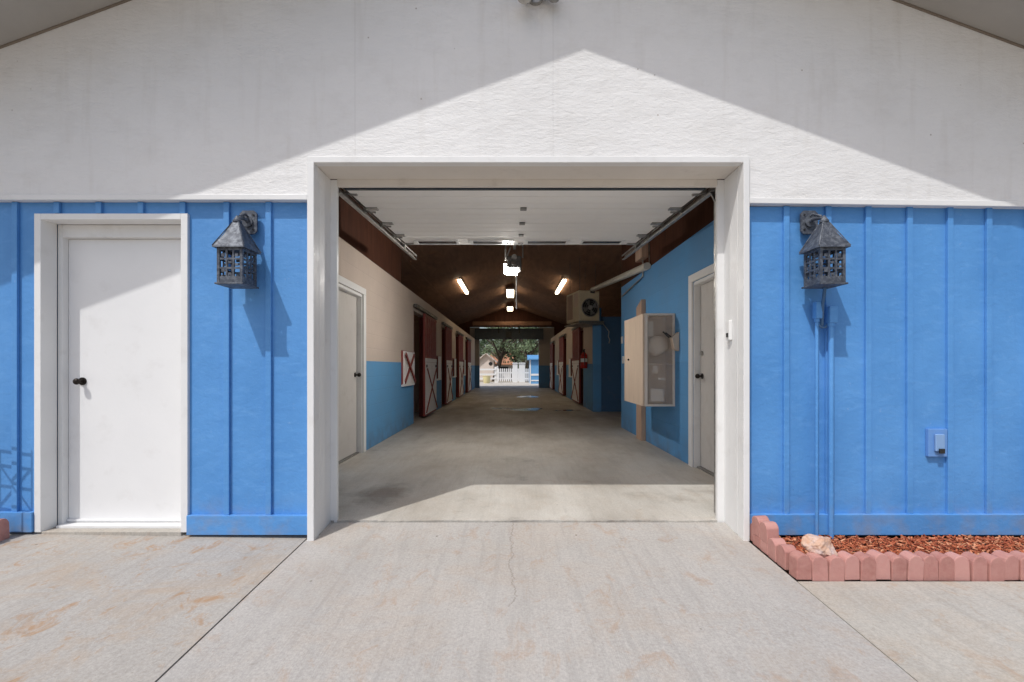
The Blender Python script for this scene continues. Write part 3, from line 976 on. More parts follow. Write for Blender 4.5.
def lantern(cx, px, label):
    zc0, zc1, ze, za = 1.668, 1.908, 1.908, 2.13
    r = thing('wall_lantern', label, 'lantern', (cx, 3.05, 2.12), 'pewter lanterns on the blue front wall')
    h = LA / 2; cy = (LDF + LDB) / 2
    mb = MB()
    # corner posts
    for sx in (-1, 1):
        for sy in (-1, 1):
            mb.box(cx + sx * h, cx + sx * (h - .017), cy + sy * h, cy + sy * (h - .017), zc0 + .012, zc1)
    t = .005
    def face(pt):
        """pt(u, z, w): u across, w outward thickness"""
        def bar(u0, u1, z0, z1, w0=-t, w1=0.0):
            p = [pt(u, z, w) for w in (w0, w1) for u, z in ((u0, z0), (u1, z0), (u1, z1), (u0, z1))]
            mb.add(p, [(0, 3, 2, 1), (4, 5, 6, 7), (0, 1, 5, 4), (1, 2, 6, 5), (2, 3, 7, 6), (3, 0, 4, 7)])
        u0, u1 = -h + .017, h - .017
        bar(u0, u1, zc1 - .020, zc1); bar(u0, u1, zc0 + .012, zc0 + .052)
        w = (u1 - u0)
        for k in (1, 2): 
            u = u0 + w * k / 3
            bar(u - .006, u + .006, zc0 + .052, zc1 - .02)
        for zz in (.105, .165):
            bar(u0, u1, zc0 + zz - .006, zc0 + zz + .006, -t * .9, -t * .05)
        # cusped plates filling some of the lights
        for (k, z0, z1) in ((0, .178, .2), (2, .178, .2), (1, .055, .075), (0, .08, .098), (2, .12, .135), (1, .135, .15)):
            u = u0 + w * (k + .5) / 3
            bar(u - .011, u + .011, zc0 + z0, zc0 + z1, -t * .8, -t * .1)
        for k in range(5):
            u = u0 + w * (k + .5) / 5
            bar(u - .004, u + .004, zc0 + .052, zc0 + .062, -t * .8, -t * .1)
    face(lambda u, z, w: (cx + u, cy - h + .002 - w - .005 + .005, z))
    face(lambda u, z, w: (cx + u, cy + h - .002 + w, z))
    face(lambda u, z, w: (cx - h + .002 - w, cy + u, z))
    face(lambda u, z, w: (cx + h - .002 + w, cy + u, z))
    mb.build('cage', M['pewter'], r)
    mb = MB(); e = h + .010
    mb.box(cx - e, cx + e, cy - e, cy + e, zc0, zc0 + .011)
    mb.build('base_tray', M['pewter'], r, bevel=.002)
    # pyramid roof, slightly flared, as shell
    mb = MB(); prof = [(h + .020, ze - .004), (h + .017, ze + .006), (.058, ze + .085), (.022, ze + .175), (.018, ze + .190)]
    vs = []
    for (q, z) in prof:
        vs += [(cx - q, cy - q, z), (cx + q, cy - q, z), (cx + q, cy + q, z), (cx - q, cy + q, z)]
    fs = []
    for i in range(len(prof) - 1):
        for k in range(4): fs.append((i * 4 + k, i * 4 + (k + 1) % 4, i * 4 + 4 + (k + 1) % 4, i * 4 + 4 + k))
    fs.append((3, 2, 1, 0)); fs.append((16, 17, 18, 19))
    mb.add(vs, fs)
    for sx in (-1, 1):
        for sy in (-1, 1):
            mb.bar((cx + sx * (h + .018), cy + sy * (h + .018), ze + .006), (cx + sx * .021, cy + sy * .021, ze + .176), .006, .006)
    mb.build('lantern_roof', M['pewter'], r)
    mb = MB(); mb.disc((cx, cy, ze + .182), (0, 0, 1), .028, .012, 12); mb.tube([(cx, cy, ze + .194), (cx, cy, ze + .208), (cx, cy, ze + .228)], [.025, .017, .004], 12)
    mb.build('finial', M['pewter'], r)
    mb = MB()
    mb.tube([(px, 3.036, 2.125), (px, 3.01, 2.135), (cx, 2.975, 2.135), (cx, 2.945, 2.120), (cx, 2.930, 2.09)], .013, 8)
    mb.disc((px, 3.036, 2.125), (0, -1, 0), .034, .012, 16)
    mb.tube([(px, 3.036, 2.16), (px, 3.0, 2.168), (cx, 2.955, 2.14)], .007, 8)
    mb.build('arm', M['pewter'], r)
    mb = MB(); w, hh, c = .058, .080, .02; z = 2.125
    mb.prism([(px - w + c, z - hh), (px + w - c, z - hh), (px + w, z - hh + c), (px + w, z + hh - c), (px + w - c, z + hh), (px - w + c, z + hh), (px - w, z + hh - c), (px - w, z - hh + c)], 'y', 3.036, 3.0485)
    bp = mb.build('back_plate', M['pewter'], r)
    for dx, dz in ((-.035, .05), (.035, .05), (-.035, -.05), (.035, -.05)):
        mb = MB(); mb.disc((px + dx, 3.0355, z + dz), (0, -1, 0), .007, .005, 8); mb.build('bolt', M['black'], bp)
    return r


lantern(-1.811, -1.800, 'pierced pewter wall lantern between the white entry door and garage opening')
ln = lantern(2.058, 2.030, 'pierced pewter wall lantern above two blue conduits and the mulch bed')
mb = MB(); mb.tube([(2.09, 2.97, 1.668), (2.095, 3.0, 1.56), (2.105, 3.02, 1.45), (2.11, 3.03, 1.415)], .010, 8)
mb.tube([(2.085, 3.03, 1.425), (2.10, 3.015, 1.405), (2.125, 3.015, 1.405), (2.14, 3.03, 1.42)], .007, 8)
mb.build('wiring_stem', M['darkblue'], ln)


def conduit(x, ztop, label, wide):
    c = thing('conduit', label, 'conduit', (x, 3.03, .0))
    mb = MB(); mb.tube([(x, 3.028, -.03), (x, 3.028, ztop - .05)], wide, 12); mb.build('pipe', M['blue'], c)
    mb = MB(); mb.box(x - wide - .008, x + wide + .012, 3.0, 3.046, ztop - .055, ztop + .06)
    mb.build('elbow_box', M['blue'], c, bevel=.006)
    mb = MB(); mb.tube([(x, 3.028, ztop - .075), (x, 3.028, ztop - .050)], wide + .006, 12); mb.build('coupling', M['blue'], c)


conduit(2.074, 1.52, 'thin blue conduit running down the siding, nearer the garage opening', .011)
conduit(2.172, 1.49, 'thicker blue conduit over a batten, farther from the garage opening', .017)

# electrical outlet with flip cover
oc = thing('outdoor_outlet', 'small blue outdoor outlet box with pale flip cover on the siding', 'outlet', (2.90, 3.05, .62))
mb = MB(); mb.box(2.858, 2.988, 3.052, 3.0775, .520, .712); mb.build('box_plate', M['bluebox'], oc, bevel=.004)
mb = MB(); mb.box(2.893, 2.956, 3.034, 3.0515, .560, .678); mb.build('flip_cover', M['palebox'], oc, bevel=.006)
mb = MB(); mb.box(2.910, 2.945, 3.024, 3.0335, .548, .580); mb.build('clasp', M['black'], oc)
# door sensor on the jamb
ds = thing('door_intercom', 'slim white plastic button box on the jamb of the garage opening', 'doorbell', (1.57, 3.2, 1.39))
mb = MB(); mb.box(1.545, 1.5705, 3.17, 3.215, 1.33, 1.47); mb.build('housing', M['plastic'], ds, bevel=.004)
mb = MB(); mb.box(1.540, 1.5445, 3.18, 3.205, 1.35, 1.38); mb.build('button', M['rubber'], ds)

# flood light on the gable
FLZ = -.03
fl = thing('flood_light', 'twin head outdoor flood light on the white gable', 'flood light', (.13, 3.0, 3.64))
mb = MB(); mb.disc((.16, FY - .001, 3.65), (0, -1, 0), .055, .03, 18); mb.build('base', M['galv'], fl)
for nm, a, b in (('lamp_head', (.11, 2.99, 3.63), (.09, 2.93, 3.595)), ('lamp_head', (.21, 2.985, 3.645), (.265, 2.945, 3.62))):
    mb = MB(); A, B = Vector(a), Vector(b); t = (B - A).normalized()
    mb.tube([(.16, 2.995, 3.65), A], .012, 8)
    mb.tube([A - t * .02, A, A + t * .05, B, B + t * .03], [.02, .034, .042, .056, .058], 16)
    mb.build(nm, M['galv'], fl)

# ------------------------------------------------------------------ brick edging, mulch, rock
def brick_mesh(h, k=0, w=.088, d=.078):
    mb = MB()
    a = w / 2 - .001
    rr = random.Random(k * 31 + int(h * 1000))
    sh = h * .72
    prof = [(-a, 0), (a, 0)] + [(a * math.cos(math.pi * t / 12), sh + (h - sh) * math.sin(math.pi * t / 12)) for t in range(13)]
    prof = prof[:2] + [(u + rr.uniform(-.0012, .0012), z + rr.uniform(-.0015, .0015)) for u, z in prof[2:]]
    if rr.random() < .5:                     # a chipped corner
        q = rr.choice((4, 5, 11, 12)); u, z = prof[q]; prof[q] = (u * .93, z - rr.uniform(.002, .005))
    mb.prism(prof, 'y', -d / 2 + rr.uniform(0, .004), d / 2)
    return mb


proto = {}
def brick(x, y, z, rz, h, label, group='pink edging bricks round the mulch beds', jit=True):
    k = random.randrange(7); key = (round(h, 3), k)
    if key not in proto:
        o = brick_mesh(h, k).build('edging_brick', M['brick'], bevel=.004)
        proto[key] = o
    else:
        o = proto[key].copy(); COL.objects.link(o)
    o.location = (x, y, z)
    j = random.uniform(-1, 1)
    o.rotation_euler = (R(random.uniform(-2.5, 2.5)), R(random.uniform(-1.2, 1.2)), rz + R(2.6 * j))
    o.scale = (1, 1, random.uniform(.97, 1.03))
    tag(o, label, 'brick', group)
    return o


# front row
n = 0; x = 1.655
while x < 4.6:
    yb = 2.55
    lab = 'pink round-topped edging brick in the front row of the mulch bed'
    if n == 0: lab = 'pink round-topped edging brick at the corner of the mulch bed by the driveway'
    brick(x, yb + random.uniform(-.007, .007), drive_z(x, yb) - .004 - .012 * random.random(), 0, .142, lab)
    x += .0905; n += 1
# side row along the driveway
side = [(2.665, 'pink edging brick of the driveway side row, next to the corner'), (2.757, 'pink edging brick of the driveway side row, between the corner pair and the stacked bricks')]
for y, lab in side: brick(1.652, y, drive_z(1.6, y) - .004, R(90), .132, lab)
for y, lab in ((2.85, 'front upper edging brick of the two stacked beside the white post'), (2.942, 'rear upper edging brick of the two stacked beside the white post')):
    z = drive_z(1.6, y) - .004
    mb = MB(); mb.box(-.043, .043, -.038, .038, 0, .072)
    o = mb.build('base_brick', M['brick'], bevel=.004); o.location = (1.652, y, z); o.rotation_euler = (0, 0, R(90))
    tag(o, lab.replace('upper edging brick', 'lower base brick').replace('two stacked', 'stack'), 'brick', 'pink edging bricks round the mulch beds')
    brick(1.652, y, z + .073, R(90), .128, lab)
brick(1.668, 3.003 - .003, drive_z(1.6, 3.0) - .004, R(90), .132, 'edging brick wedged between the blue base board and the stacked bricks')
# bed on the far left, only its end brick shows
for k, y in enumerate((2.96, 2.865)):
    brick(-3.425, y, apron_z(-3.4, y) - .004, R(90), .150, 'pink edging brick left of the entry door, against the blue base board' if k == 0 else 'pink edging brick left of the entry door, one out from the wall')

mb = MB(); mb.box(1.70, 4.6, 2.59, 3.040, -.10, -.036)
tag(mb.build('soil', M['soil']), kind='structure')
mb = MB(); rnd = random.Random(3)
for i in range(7500):
    x = rnd.uniform(1.69, 4.5); y = rnd.uniform(2.60, 3.03); z = -.036 + rnd.uniform(0, .026) + .006 * math.sin(x * 7) * math.sin(y * 23)
    if x > 3.3 and rnd.random() < .35: continue
    L, W, T = rnd.uniform(.010, .036), rnd.uniform(.005, .012), rnd.uniform(.002, .005)
    q = Matrix.Translation((x, y, z)) @ (Matrix.Rotation(rnd.uniform(0, 6.28), 4, 'Z') @ Matrix.Rotation(rnd.gauss(0, .4), 4, 'Y') @ Matrix.Rotation(rnd.gauss(0, .5), 4, 'X'))
    vs = [q @ Vector((sx * L / 2, sy * W / 2 * (1 if sx < 0 else .6), sz * T / 2)) for sz in (-1, 1) for sy in (-1, 1) for sx in (-1, 1)]
    mb.add(vs, [(0, 2, 3, 1), (4, 5, 7, 6), (0, 1, 5, 4), (2, 6, 7, 3), (0, 4, 6, 2), (1, 3, 7, 5)])
tag(mb.build('mulch', M['mulch']), 'red bark mulch filling the bed behind the pink bricks', 'mulch', kind='stuff')

# pale rock lying on the bricks
bm = bmesh.new()
bmesh.ops.create_icosphere(bm, subdivisions=5, radius=1)
from mathutils import noise as mnoise
for v in bm.verts:
    p = v.co.copy()
    k = 1 + .22 * mnoise.noise(p * 1.3 + Vector((3, 1, 7))) + .10 * mnoise.noise(p * 3.1)
    v.co = Vector((p.x * .112 * k, p.y * .085 * k, p.z * .076 * k))
    if v.co.z < -.048: v.co.z = -.048
for cut in (((.5, -.6, .55), .062), ((-.7, -.4, .5), .075), ((.1, -.8, .2), .070), ((.8, .1, .4), .085), ((-.2, .2, .95), .062), ((-.5, -.8, -.1), .08)):
    nrm = Vector(cut[0]).normalized()
    for v in bm.verts:
        d = v.co.dot(nrm) - cut[1]
        if d > 0: v.co -= nrm * d * .92
for v in bm.verts:
    q = v.co * 14
    v.co += v.co.normalized() * (.010 * mnoise.noise(q * 1.7) + .006 * mnoise.noise(q * 4.1) - .007 * abs(mnoise.noise(q * .9 + Vector((4, 2, 1)))))
me = bpy.data.meshes.new('rock'); bm.to_mesh(me); bm.free(); me.materials.append(M['rock'])
rock = bpy.data.objects.new('rock', me); COL.objects.link(rock)
rock.scale = (.84, .84, .82)
rock.location = (1.80, 2.60, .090); rock.rotation_euler = (R(6), R(14), R(-12))
tag(rock, 'pale orange and white quartz rock resting on the edging bricks', 'rock')

# wire trellis in the bed on the left; only its shadow reaches the wall seen
tr = MB()
for x in (-3.72, -3.50): tr.tube([(x, 2.84, -.05), (x, 2.84, 1.02)], .006, 6)
for z in (.62, .78, .92, 1.02): tr.tube([(-3.72, 2.84, z), (-3.50, 2.84, z - .03)], .006, 6)
tr.tube([(-3.72, 2.84, .64), (-3.50, 2.84, .9)], .006, 6); tr.tube([(-3.72, 2.84, .92), (-3.50, 2.84, .60)], .006, 6)
tag(tr.build('garden_trellis', M['bronze']), 'thin wire trellis standing left of the entry door', 'trellis')

# ------------------------------------------------------------------ fittings in the aisle
# plywood cabinet on the blue wall
cab = thing('wall_cabinet', 'plywood cabinet with a clear side panel hung on the blue aisle wall', 'cabinet', (1.87, 5.65, .64))
c0, c1, cz0, cz1 = 5.65, 6.57, .64, 1.815
mb = MB()
mb.box(1.675, XR - .002, c0, c1, cz0, cz0 + .02); mb.box(1.675, XR - .002, c0, c1, cz1 - .02, cz1)
mb.box(XR - .02, XR - .002, c0, c1, cz0 + .02, cz1 - .02); mb.box(1.675, XR - .02, c1 - .02, c1, cz0 + .02, cz1 - .02)
mb.box(1.70, XR - .02, c0 + .02, 5.93, 1.17, 1.18); mb.box(1.70, XR - .02, 5.932, 5.945, cz0 + .02, cz1 - .02)  # shelf, and a divider added to catch light behind the contents
mb.build('carcass', M['palewood'], cab, bevel=.002)
mb = MB(); 
mb.box(1.675, 1.712, c0 - .006, c0 + .012, cz0, cz1); mb.box(XR - .032, XR - .002, c0 - .006, c0 + .012, cz0, cz1)
mb.box(1.712, XR - .032, c0 - .006, c0 + .012, cz0, cz0 + .025); mb.box(1.712, XR - .032, c0 - .006, c0 + .012, cz1 - .025, cz1)
mb.build('side_frame', M['palewood'], cab, bevel=.002)
mb = MB(); mb.box(1.712, XR - .032, c0 + .002, c0 + .006, cz0 + .025, cz1 - .025); mb.build('clear_panel', M['acrylic'], cab)
mb = MB(); mb.box(1.650, 1.673, c0 + .004, c1, cz0 + .004, cz1 - .004)
cd = mb.build('cabinet_door', M['ply'], cab, bevel=.003)
mb = MB(); mb.sphere((1.638, 6.30, 1.24), .014, 10, 8); mb.build('knob', M['bronze'], cd)
# things inside it
mb = MB(); mb.sphere((1.865, 5.79, 1.41), .150, 20, 14, (1.0, .72, .85))
bg = mb.build('supply_bag', M['bag']); tag(bg, 'rounded white plastic bag on the upper shelf in the clear sided cabinet', 'bag')
dm = bg.modifiers.new('crumple', 'DISPLACE'); tx = bpy.data.textures.new('crumple', 'CLOUDS'); tx.noise_scale = .06; dm.texture = tx; dm.strength = .05
for (x0, x1, z0, z1, y, lab) in ((1.76, 1.93, .70, .86, 5.675, 'square white paper sheet standing at the bottom of the cabinet'),
                                (1.79, 1.85, 1.06, 1.15, 5.675, 'small white card in the middle of the cabinet'),
                                (1.86, 1.94, .97, 1.00, 5.675, 'narrow white slip in the lower half of the cabinet'),
                                (1.73, 1.80, 1.53, 1.72, 5.70, 'pale folded paper at the top of the cabinet')):
    mb = MB(); mb.box(x0, x1, y, y + .012, z0, z1)
    tag(mb.build('paper_sheet', M['paper'], bevel=.002), lab, 'paper', 'papers in the cabinet')
# post behind it
mb = MB(); mb.box(XR - .065, XR - .003, 6.66, 7.40, .0, .635); mb.box(XR - .065, XR - .003, 6.98, 7.40, .635, 2.05); 
mb = MB(); mb.prism([(6.88, .0), (7.16, .0), (7.16, 2.08), (6.88, 2.18)], 'x', XR - .075, XR - .003)
tag(mb.build('wall_board', M['tanwood'], bevel=.004), 'tan wooden board standing against the blue wall behind the cabinet', 'board')
# paper holder with pens
ph = thing('paper_holder', 'small cream wall pocket with pens beside the clear sided cabinet', 'wall pocket', (2.0, 5.55, 1.38))
mb = MB(); mb.prism([(XR - .002, 1.335), (XR - .06, 1.36), (XR - .09, 1.50), (XR - .002, 1.57)], 'y', 5.50, 5.60); mb.build('pocket', M['ply'], ph, bevel=.003)
for dx, dz in ((.0, 0), (.035, .012)):
    mb = MB(); mb.tube([(XR - .07 - dx, 5.56, 1.50), (XR - .15 - dx, 5.56, 1.565 + dz)], .008, 6); mb.build('pen', M['black'], ph)
# switches
for (y, z, lab) in ((8.28, 1.27, 'white switch plate on the edge of the blue wall, the lower of two'), (8.36, 1.64, 'white switch plate on the edge of the blue wall, the upper of two')):
    w = thing('switch_plate', lab, 'light switch', (XR - .005, y, z), 'switch plates on the blue wall')
    mb = MB(); mb.box(XR - .012, XR - .001, y - .06, y + .06, z - .065, z + .065); mb.build('plate', M['plastic'], w, bevel=.003)
    mb = MB(); mb.box(XR - .022, XR - .0125, y - .015, y + .015, z - .025, z + .025); mb.build('rocker', M['plastic'], w)

# opener
op = thing('door_opener', 'ceiling hung garage door opener with lit lens and white pull cord', 'door opener', (.03, 6.2, 2.6))
mb = MB(); mb.box(-.07, .13, 6.10, 6.45, 2.50, 2.66); mb.build('housing', M['steel'], op, bevel=.02)
mb = MB(); mb.box(-.085, .075, 6.20, 6.46, 2.462, 2.499); mb.box(-.110, -.085, 6.18, 6.48, 2.475, 2.57); mb.build('light_lens', M['lens'], op, bevel=.01)
mb = MB(); mb.tube([(.03, 6.08, 2.55), (.03, 6.06, 2.56)], .045, 14); mb.disc((.03, 6.05, 2.63), (0, 1, 0), .035, .04, 14); mb.build('motor_cap', M['galv'], op)
mb = MB()
for x in (-.09, .15):
    mb.bar((x, 6.25, 2.66), (x, 6.25, CR - CS * abs(x)), .02, .004, (0, 1, 0))
mb.bar((-.09, 6.22, 2.62), (-.02, 6.22, 2.80), .02, .006, (0, 1, 0))
mb.build('hanging_strap', M['galv'], op)
mb = MB(); mb.box(.015, .055, 3.36, 6.1, 2.735, 2.765); mb.build('rail', M['galv'], op)
mb = MB(); mb.tube([(.06, 6.12, 2.50), (.06, 6.12, 1.93)], .007, 6); mb.build('pull_cord', M['plastic'], op)

# hanging heater
HX, HY, HZ = 1.70, 11.0, 2.62
ht = thing('hanging_heater', 'tan metal box heater with round fan grille hung over the aisle', 'heater', (HX, HY, HZ))
ht.rotation_euler = (0, 0, 0)
c_ = Vector((HX, HY, 0))
ang = R(-14)
def HR(u, v, z):      # u across front, v depth
    p = Matrix.Rotation(R(14), 3, 'Z') @ Vector((u, v, 0))
    return (HX + p.x, HY + p.y, z)
def hbox(mb, u0, u1, v0, v1, z0, z1):
    mb.hexa([HR(u0, v0, z0), HR(u1, v0, z0), HR(u1, v1, z0), HR(u0, v1, z0)], [HR(u0, v0, z1), HR(u1, v0, z1), HR(u1, v1, z1), HR(u0, v1, z1)])
    return mb
hz0, hz1 = 2.27, 3.02
mb = MB(); hbox(mb, -.06, .48, 0, .85, hz0, hz1); mb.build('housing', M['tan'], ht, bevel=.012)
mb = MB(); hbox(mb, -.066, -.061, .06, .34, hz0 + .36, hz1 - .05); mb.build('access_panel', M['ply'], ht)
mb = MB(); hbox(mb, -.066, -.061, .42, .78, hz0 + .08, hz1 - .05); mb.build('access_panel', M['tanwood'], ht)
uc, zc = .225, hz0 + .33
mb = MB(); mb.tube([HR(uc, -.002, zc), HR(uc, -.008, zc)], .215, 28); gr = mb.build('fan_opening', M['black'], ht)
mb = MB()
ring = [HR(uc + .215 * math.cos(a * math.pi / 14), -.02, zc + .215 * math.sin(a * math.pi / 14)) for a in range(29)]
mb.tube(ring, .014, 8)
for rr in (.06, .11, .16):
    mb.tube([HR(uc + rr * math.cos(a * math.pi / 12), -.03, zc + rr * math.sin(a * math.pi / 12)) for a in range(25)], .004, 5)
for a in range(6):
    mb.tube([HR(uc + .05 * math.cos(a * math.pi / 3), -.03, zc + .05 * math.sin(a * math.pi / 3)), HR(uc + .21 * math.cos(a * math.pi / 3), -.024, zc + .21 * math.sin(a * math.pi / 3))], .004, 5)
mb.build('fan_grille', M['galv'], gr)
mb = MB()
for a in range(4):
    t = a * math.pi / 2 + .4
    mb.add([HR(uc + .03 * math.cos(t), -.012, zc + .03 * math.sin(t)), HR(uc + .19 * math.cos(t - .35), -.010, zc + .19 * math.sin(t - .35)), HR(uc + .19 * math.cos(t + .35), -.022, zc + .19 * math.sin(t + .35))], [(0, 1, 2)])
mb.disc(HR(uc, -.03, zc), (0, 1, 0), .05, .02, 14)
mb.build('fan_blade', M['galv'], gr)
mb = MB(); hbox(mb, -.10, .56, -.10, .9, hz0 - .075, hz0 - .05); hbox(mb, -.10, .56, -.10, -.07, hz0 - .05, hz0 - .004)
mb.bar(HR(-.08, -.08, hz0 - .06), HR(.5, .4, hz0 - .02), .03, .03); mb.build('support_frame', M['galv'], ht)
mb = MB(); mb.tube([HR(.50, -.1, hz0 - .03), HR(.60, -.12, hz0 - .16), HR(.68, -.12, hz0 - .26), HR(.66, -.12, hz0 - .38), HR(.70, -.12, hz0 - .46), HR(.68, -.12, hz0 - .55)], .012, 6)
mb.build('cord', M['galv'], ht)
mb = MB()
for u, v in ((.0, .1), (.42, .1), (.0, .75), (.42, .75)):
    p = HR(u, v, hz1); mb.tube([p, (p[0], p[1], CR - CS * p[0])], .006, 6)
mb.build('hanging_rod', M['steel'], ht)
# flue pipe
fp = thing('flue_pipe', 'grey flue pipe sloping from the heater along the blue wall top', 'pipe', (2.0, 8.7, 2.9))
A, B = HR(.30, .02, 3.05), (2.0, 6.62, 2.63)
mb = MB(); mb.tube([A, B], .055, 16); mb.build('pipe', M['palegrey'], fp)
mb = MB(); mb.tube([(A[0], A[1] + .10, 3.04), A, (A[0], A[1] - .02, 2.96)], .06, 12); mb.build('pipe_elbow', M['steel'], fp)
mb = MB(); mb.tube([(1.99, 6.75, 2.66), (2.06, 6.72, 2.70), (2.06, 6.72, 3.0)], .008, 6); mb.build('strap', M['galv'], fp)
# junction block and its conduit
jb = thing('junction_box', 'tan wooden junction block on the brown boards above the blue wall', 'junction box', (2.05, 6.9, 3.0))
mb = MB(); mb.box(XR - .10, XR + .006, 6.78, 7.12, 2.80, 3.03); mb.build('block', M['tanwood'], jb, bevel=.006)
mb = MB(); mb.tube([(XR - .03, 6.95, 2.80), (XR - .03, 6.95, 2.55), (XR - .03, 7.1, 2.53), (XR - .03, 8.3, 2.44)], .012, 8); mb.build('conduit', M['galv'], jb)

# extinguisher
ex = thing('fire_extinguisher', 'red fire extinguisher hung on the beige wall past the heater', 'fire extinguisher', (1.97, 12.2, 1.1))
mb = MB(); X, Y = 1.965, 12.25
mb.tube([(X, Y, 1.10), (X, Y, 1.115), (X, Y, 1.45), (X, Y, 1.51), (X, Y, 1.54)], [.075, .09, .09, .06, .028], 18); mb.build('cylinder', M['fire'], ex)
mb = MB(); mb.tube([(X, Y, 1.54), (X, Y, 1.60)], .025, 10); mb.box(X - .02, X + .02, Y - .10, Y + .04, 1.60, 1.62); mb.build('valve_handle', M['black'], ex)
mb = MB(); mb.tube([(X, Y - .03, 1.58), (X, Y - .11, 1.54), (X, Y - .12, 1.35), (X, Y - .11, 1.2)], .012, 8); mb.build('hose', M['black'], ex)
mb = MB(); mb.tube([(X, Y, 1.27), (X, Y, 1.37)], .0915, 18); mb.build('label_band', M['paper'], ex)

# tube lights
def tube_light(x, y0, y1, z, w, label, hang):
    l = thing('ceiling_light', label, 'ceiling light', (x, (y0 + y1) / 2, z), 'lit tube lights under the brown ceiling')
    mb = MB(); mb.box(x - w / 2, x + w / 2, y0, y1, z, z + .06); mb.build('housing', M['plastic'], l)
    mb = MB(); mb.box(x - w / 2 + .01, x + w / 2 - .01, y0 + .02, y1 - .02, z - .055, z - .002); mb.build('diffuser', M['tube'], l)
    if hang:
        mb = MB()
        for y in (y0 + .3, y1 - .3): mb.tube([(x, y, z + .06), (x, y, CR - CS * abs(x))], .006, 6)
        mb.build('hanging_wire', M['steel'], l)


def uz(b): return EYE + b
tube_light(-1.63, 13.8, 16.3, uz(2.70), .12, 'lit tube light above the red stall doors of the beige wall', False)
tube_light(1.62, 13.8, 16.3, uz(2.70), .12, 'lit tube light above the hanging heater side', False)
tube_light(-.07, 17.7, 19.4, uz(3.05), .30, 'lit tube light under the ridge, midway down the aisle', True)
tube_light(-.10, 22.6, 23.8, uz(3.02), .30, 'lit tube light under the ridge, in front of the far gable', True)

# ------------------------------------------------------------------ beyond the far opening
def pickets(x0, x1, y, label, top=.95, gap=.14):
    f = thing('picket_fence', label, 'fence', ((x0 + x1) / 2, y, 0))
    mb = MB(); x = x0 + .1
    while x < x1 - .05:
        mb.box(x - .04, x + .04, y - .02, y, .10, top - .05); mb.prism([(x - .04, top - .05), (x + .04, top - .05), (x, top)], 'y', y - .02, y)
        x += gap
    mb.build('pickets', M['white'], f)
    mb = MB(); mb.box(x0, x1, y + .001, y + .04, .25, .34); mb.box(x0, x1, y + .001, y + .04, .68, .77); mb.build('rail', M['white'], f)
    x = x0
    while x <= x1 + .01:
        mb = MB(); mb.box(x - .06, x + .06, y + .041, y + .15, 0, top + .08); mb.prism([(x - .08, top + .08), (x + .08, top + .08), (x, top + .17)], 'y', y + .02, y + .17)
        mb.build('post', M['white'], f); x += 2.4


pickets(-1.05, 1.35, 32.2, 'white picket fence panel across the yard in line with the aisle', 1.05)
# rail fence on the left
rf = thing('rail_fence', 'white three rail fence joining the picket fence across the yard', 'fence', (-4, 32.3, 0))
mb = MB()
for z in (.25, .55, .90): mb.box(-8.3, -1.15, 32.25, 32.29, z, z + .12)
mb.build('rail', M['white'], rf)
for x in (-8.3, -5.9, -3.5, -1.19):
    mb = MB(); mb.box(x - .07, x + .07, 32.291, 32.42, 0, 1.15); mb.build('post', M['white'], rf)
pickets(1.6, 8.8, 32.6, 'white picket fence continuing past the blue shed', .95)


def shed(name, x0, x1, y0, y1, h, rh, wall, roof, label, cat, trim=None):
    s = thing(name, label, cat, ((x0 + x1) / 2, (y0 + y1) / 2, -.1))
    mb = MB(); mb.box(x0, x1, y0, y1, -.11, h)
    xm = (x0 + x1) / 2
    mb.prism([(x0, h + .001), (x1, h + .001), (xm, h + rh)], 'y', y0, y1); mb.build('wall', wall, s)
    mb = MB()
    for a, b in ((x0 - .3, xm), (x1 + .3, xm)):
        za = h - .3 * rh / ((x1 - x0) / 2)
        mb.hexa([(a, y0 - .3, za + .01), (b, y0 - .3, h + rh + .01), (b, y1 + .3, h + rh + .01), (a, y1 + .3, za + .01)],
                [(a, y0 - .3, za + .11), (b, y0 - .3, h + rh + .11), (b, y1 + .3, h + rh + .11), (a, y1 + .3, za + .11)])
    mb.build('roof', roof, s)
    return s


s = shed('garden_shed', -3.15, -1.72, 42, 46, 1.75, .6, M['cottage'], M['cottage'], 'pale pink gabled shed with a round dark vent beyond the rail fence', 'shed')
mb = MB(); mb.disc((-2.0, 41.995, 1.45), (0, -1, 0), .17, .02, 18); mb.build('round_vent', M['black'], s)
# cottage with orange tiled roof: ridge runs across
ct = thing('cottage', 'cottage with an orange tiled roof behind the picket fence and trees', 'house', (0, 48, -.1))
mb = MB(); mb.box(-2.6, .25, 47, 53, -.11, 1.40); mb.build('wall', M['white'], ct)
mb = MB(); mb.hexa([(-2.9, 46.5, 1.35), (.5, 46.5, 1.35), (.2, 50, 2.65), (-2.3, 50, 2.65)], [(-2.9, 46.5, 1.47), (.5, 46.5, 1.47), (.2, 50, 2.77), (-2.3, 50, 2.77)])
mb.hexa([(-2.3, 50, 2.65), (.2, 50, 2.65), (.5, 53.5, 1.35), (-2.9, 53.5, 1.35)], [(-2.3, 50, 2.77), (.2, 50, 2.77), (.5, 53.5, 1.47), (-2.9, 53.5, 1.47)])
mb.build('roof', M['tile'], ct)
mb = MB(); mb.box(-1.6, -.4, 46.97, 46.998, .65, 1.15); mb.build('window', M['black'], ct)
# white water tanks/boxes behind fence
for x0, x1, lab in ((.05, .42, 'narrow white locker standing behind the picket fence, nearer the orange roof'), (.52, .98, 'wide white locker standing behind the picket fence, nearer the blue shed')):
    mb = MB(); mb.box(x0, x1, 33.6, 34.2, -.11, 1.38); mb.prism([(x0 - .04, 1.382), (x1 + .04, 1.382), (x1, 1.46), (x0, 1.46)], 'y', 33.55, 34.25)
    tag(mb.build('feed_locker', M['white'], bevel=.01), lab, 'locker')
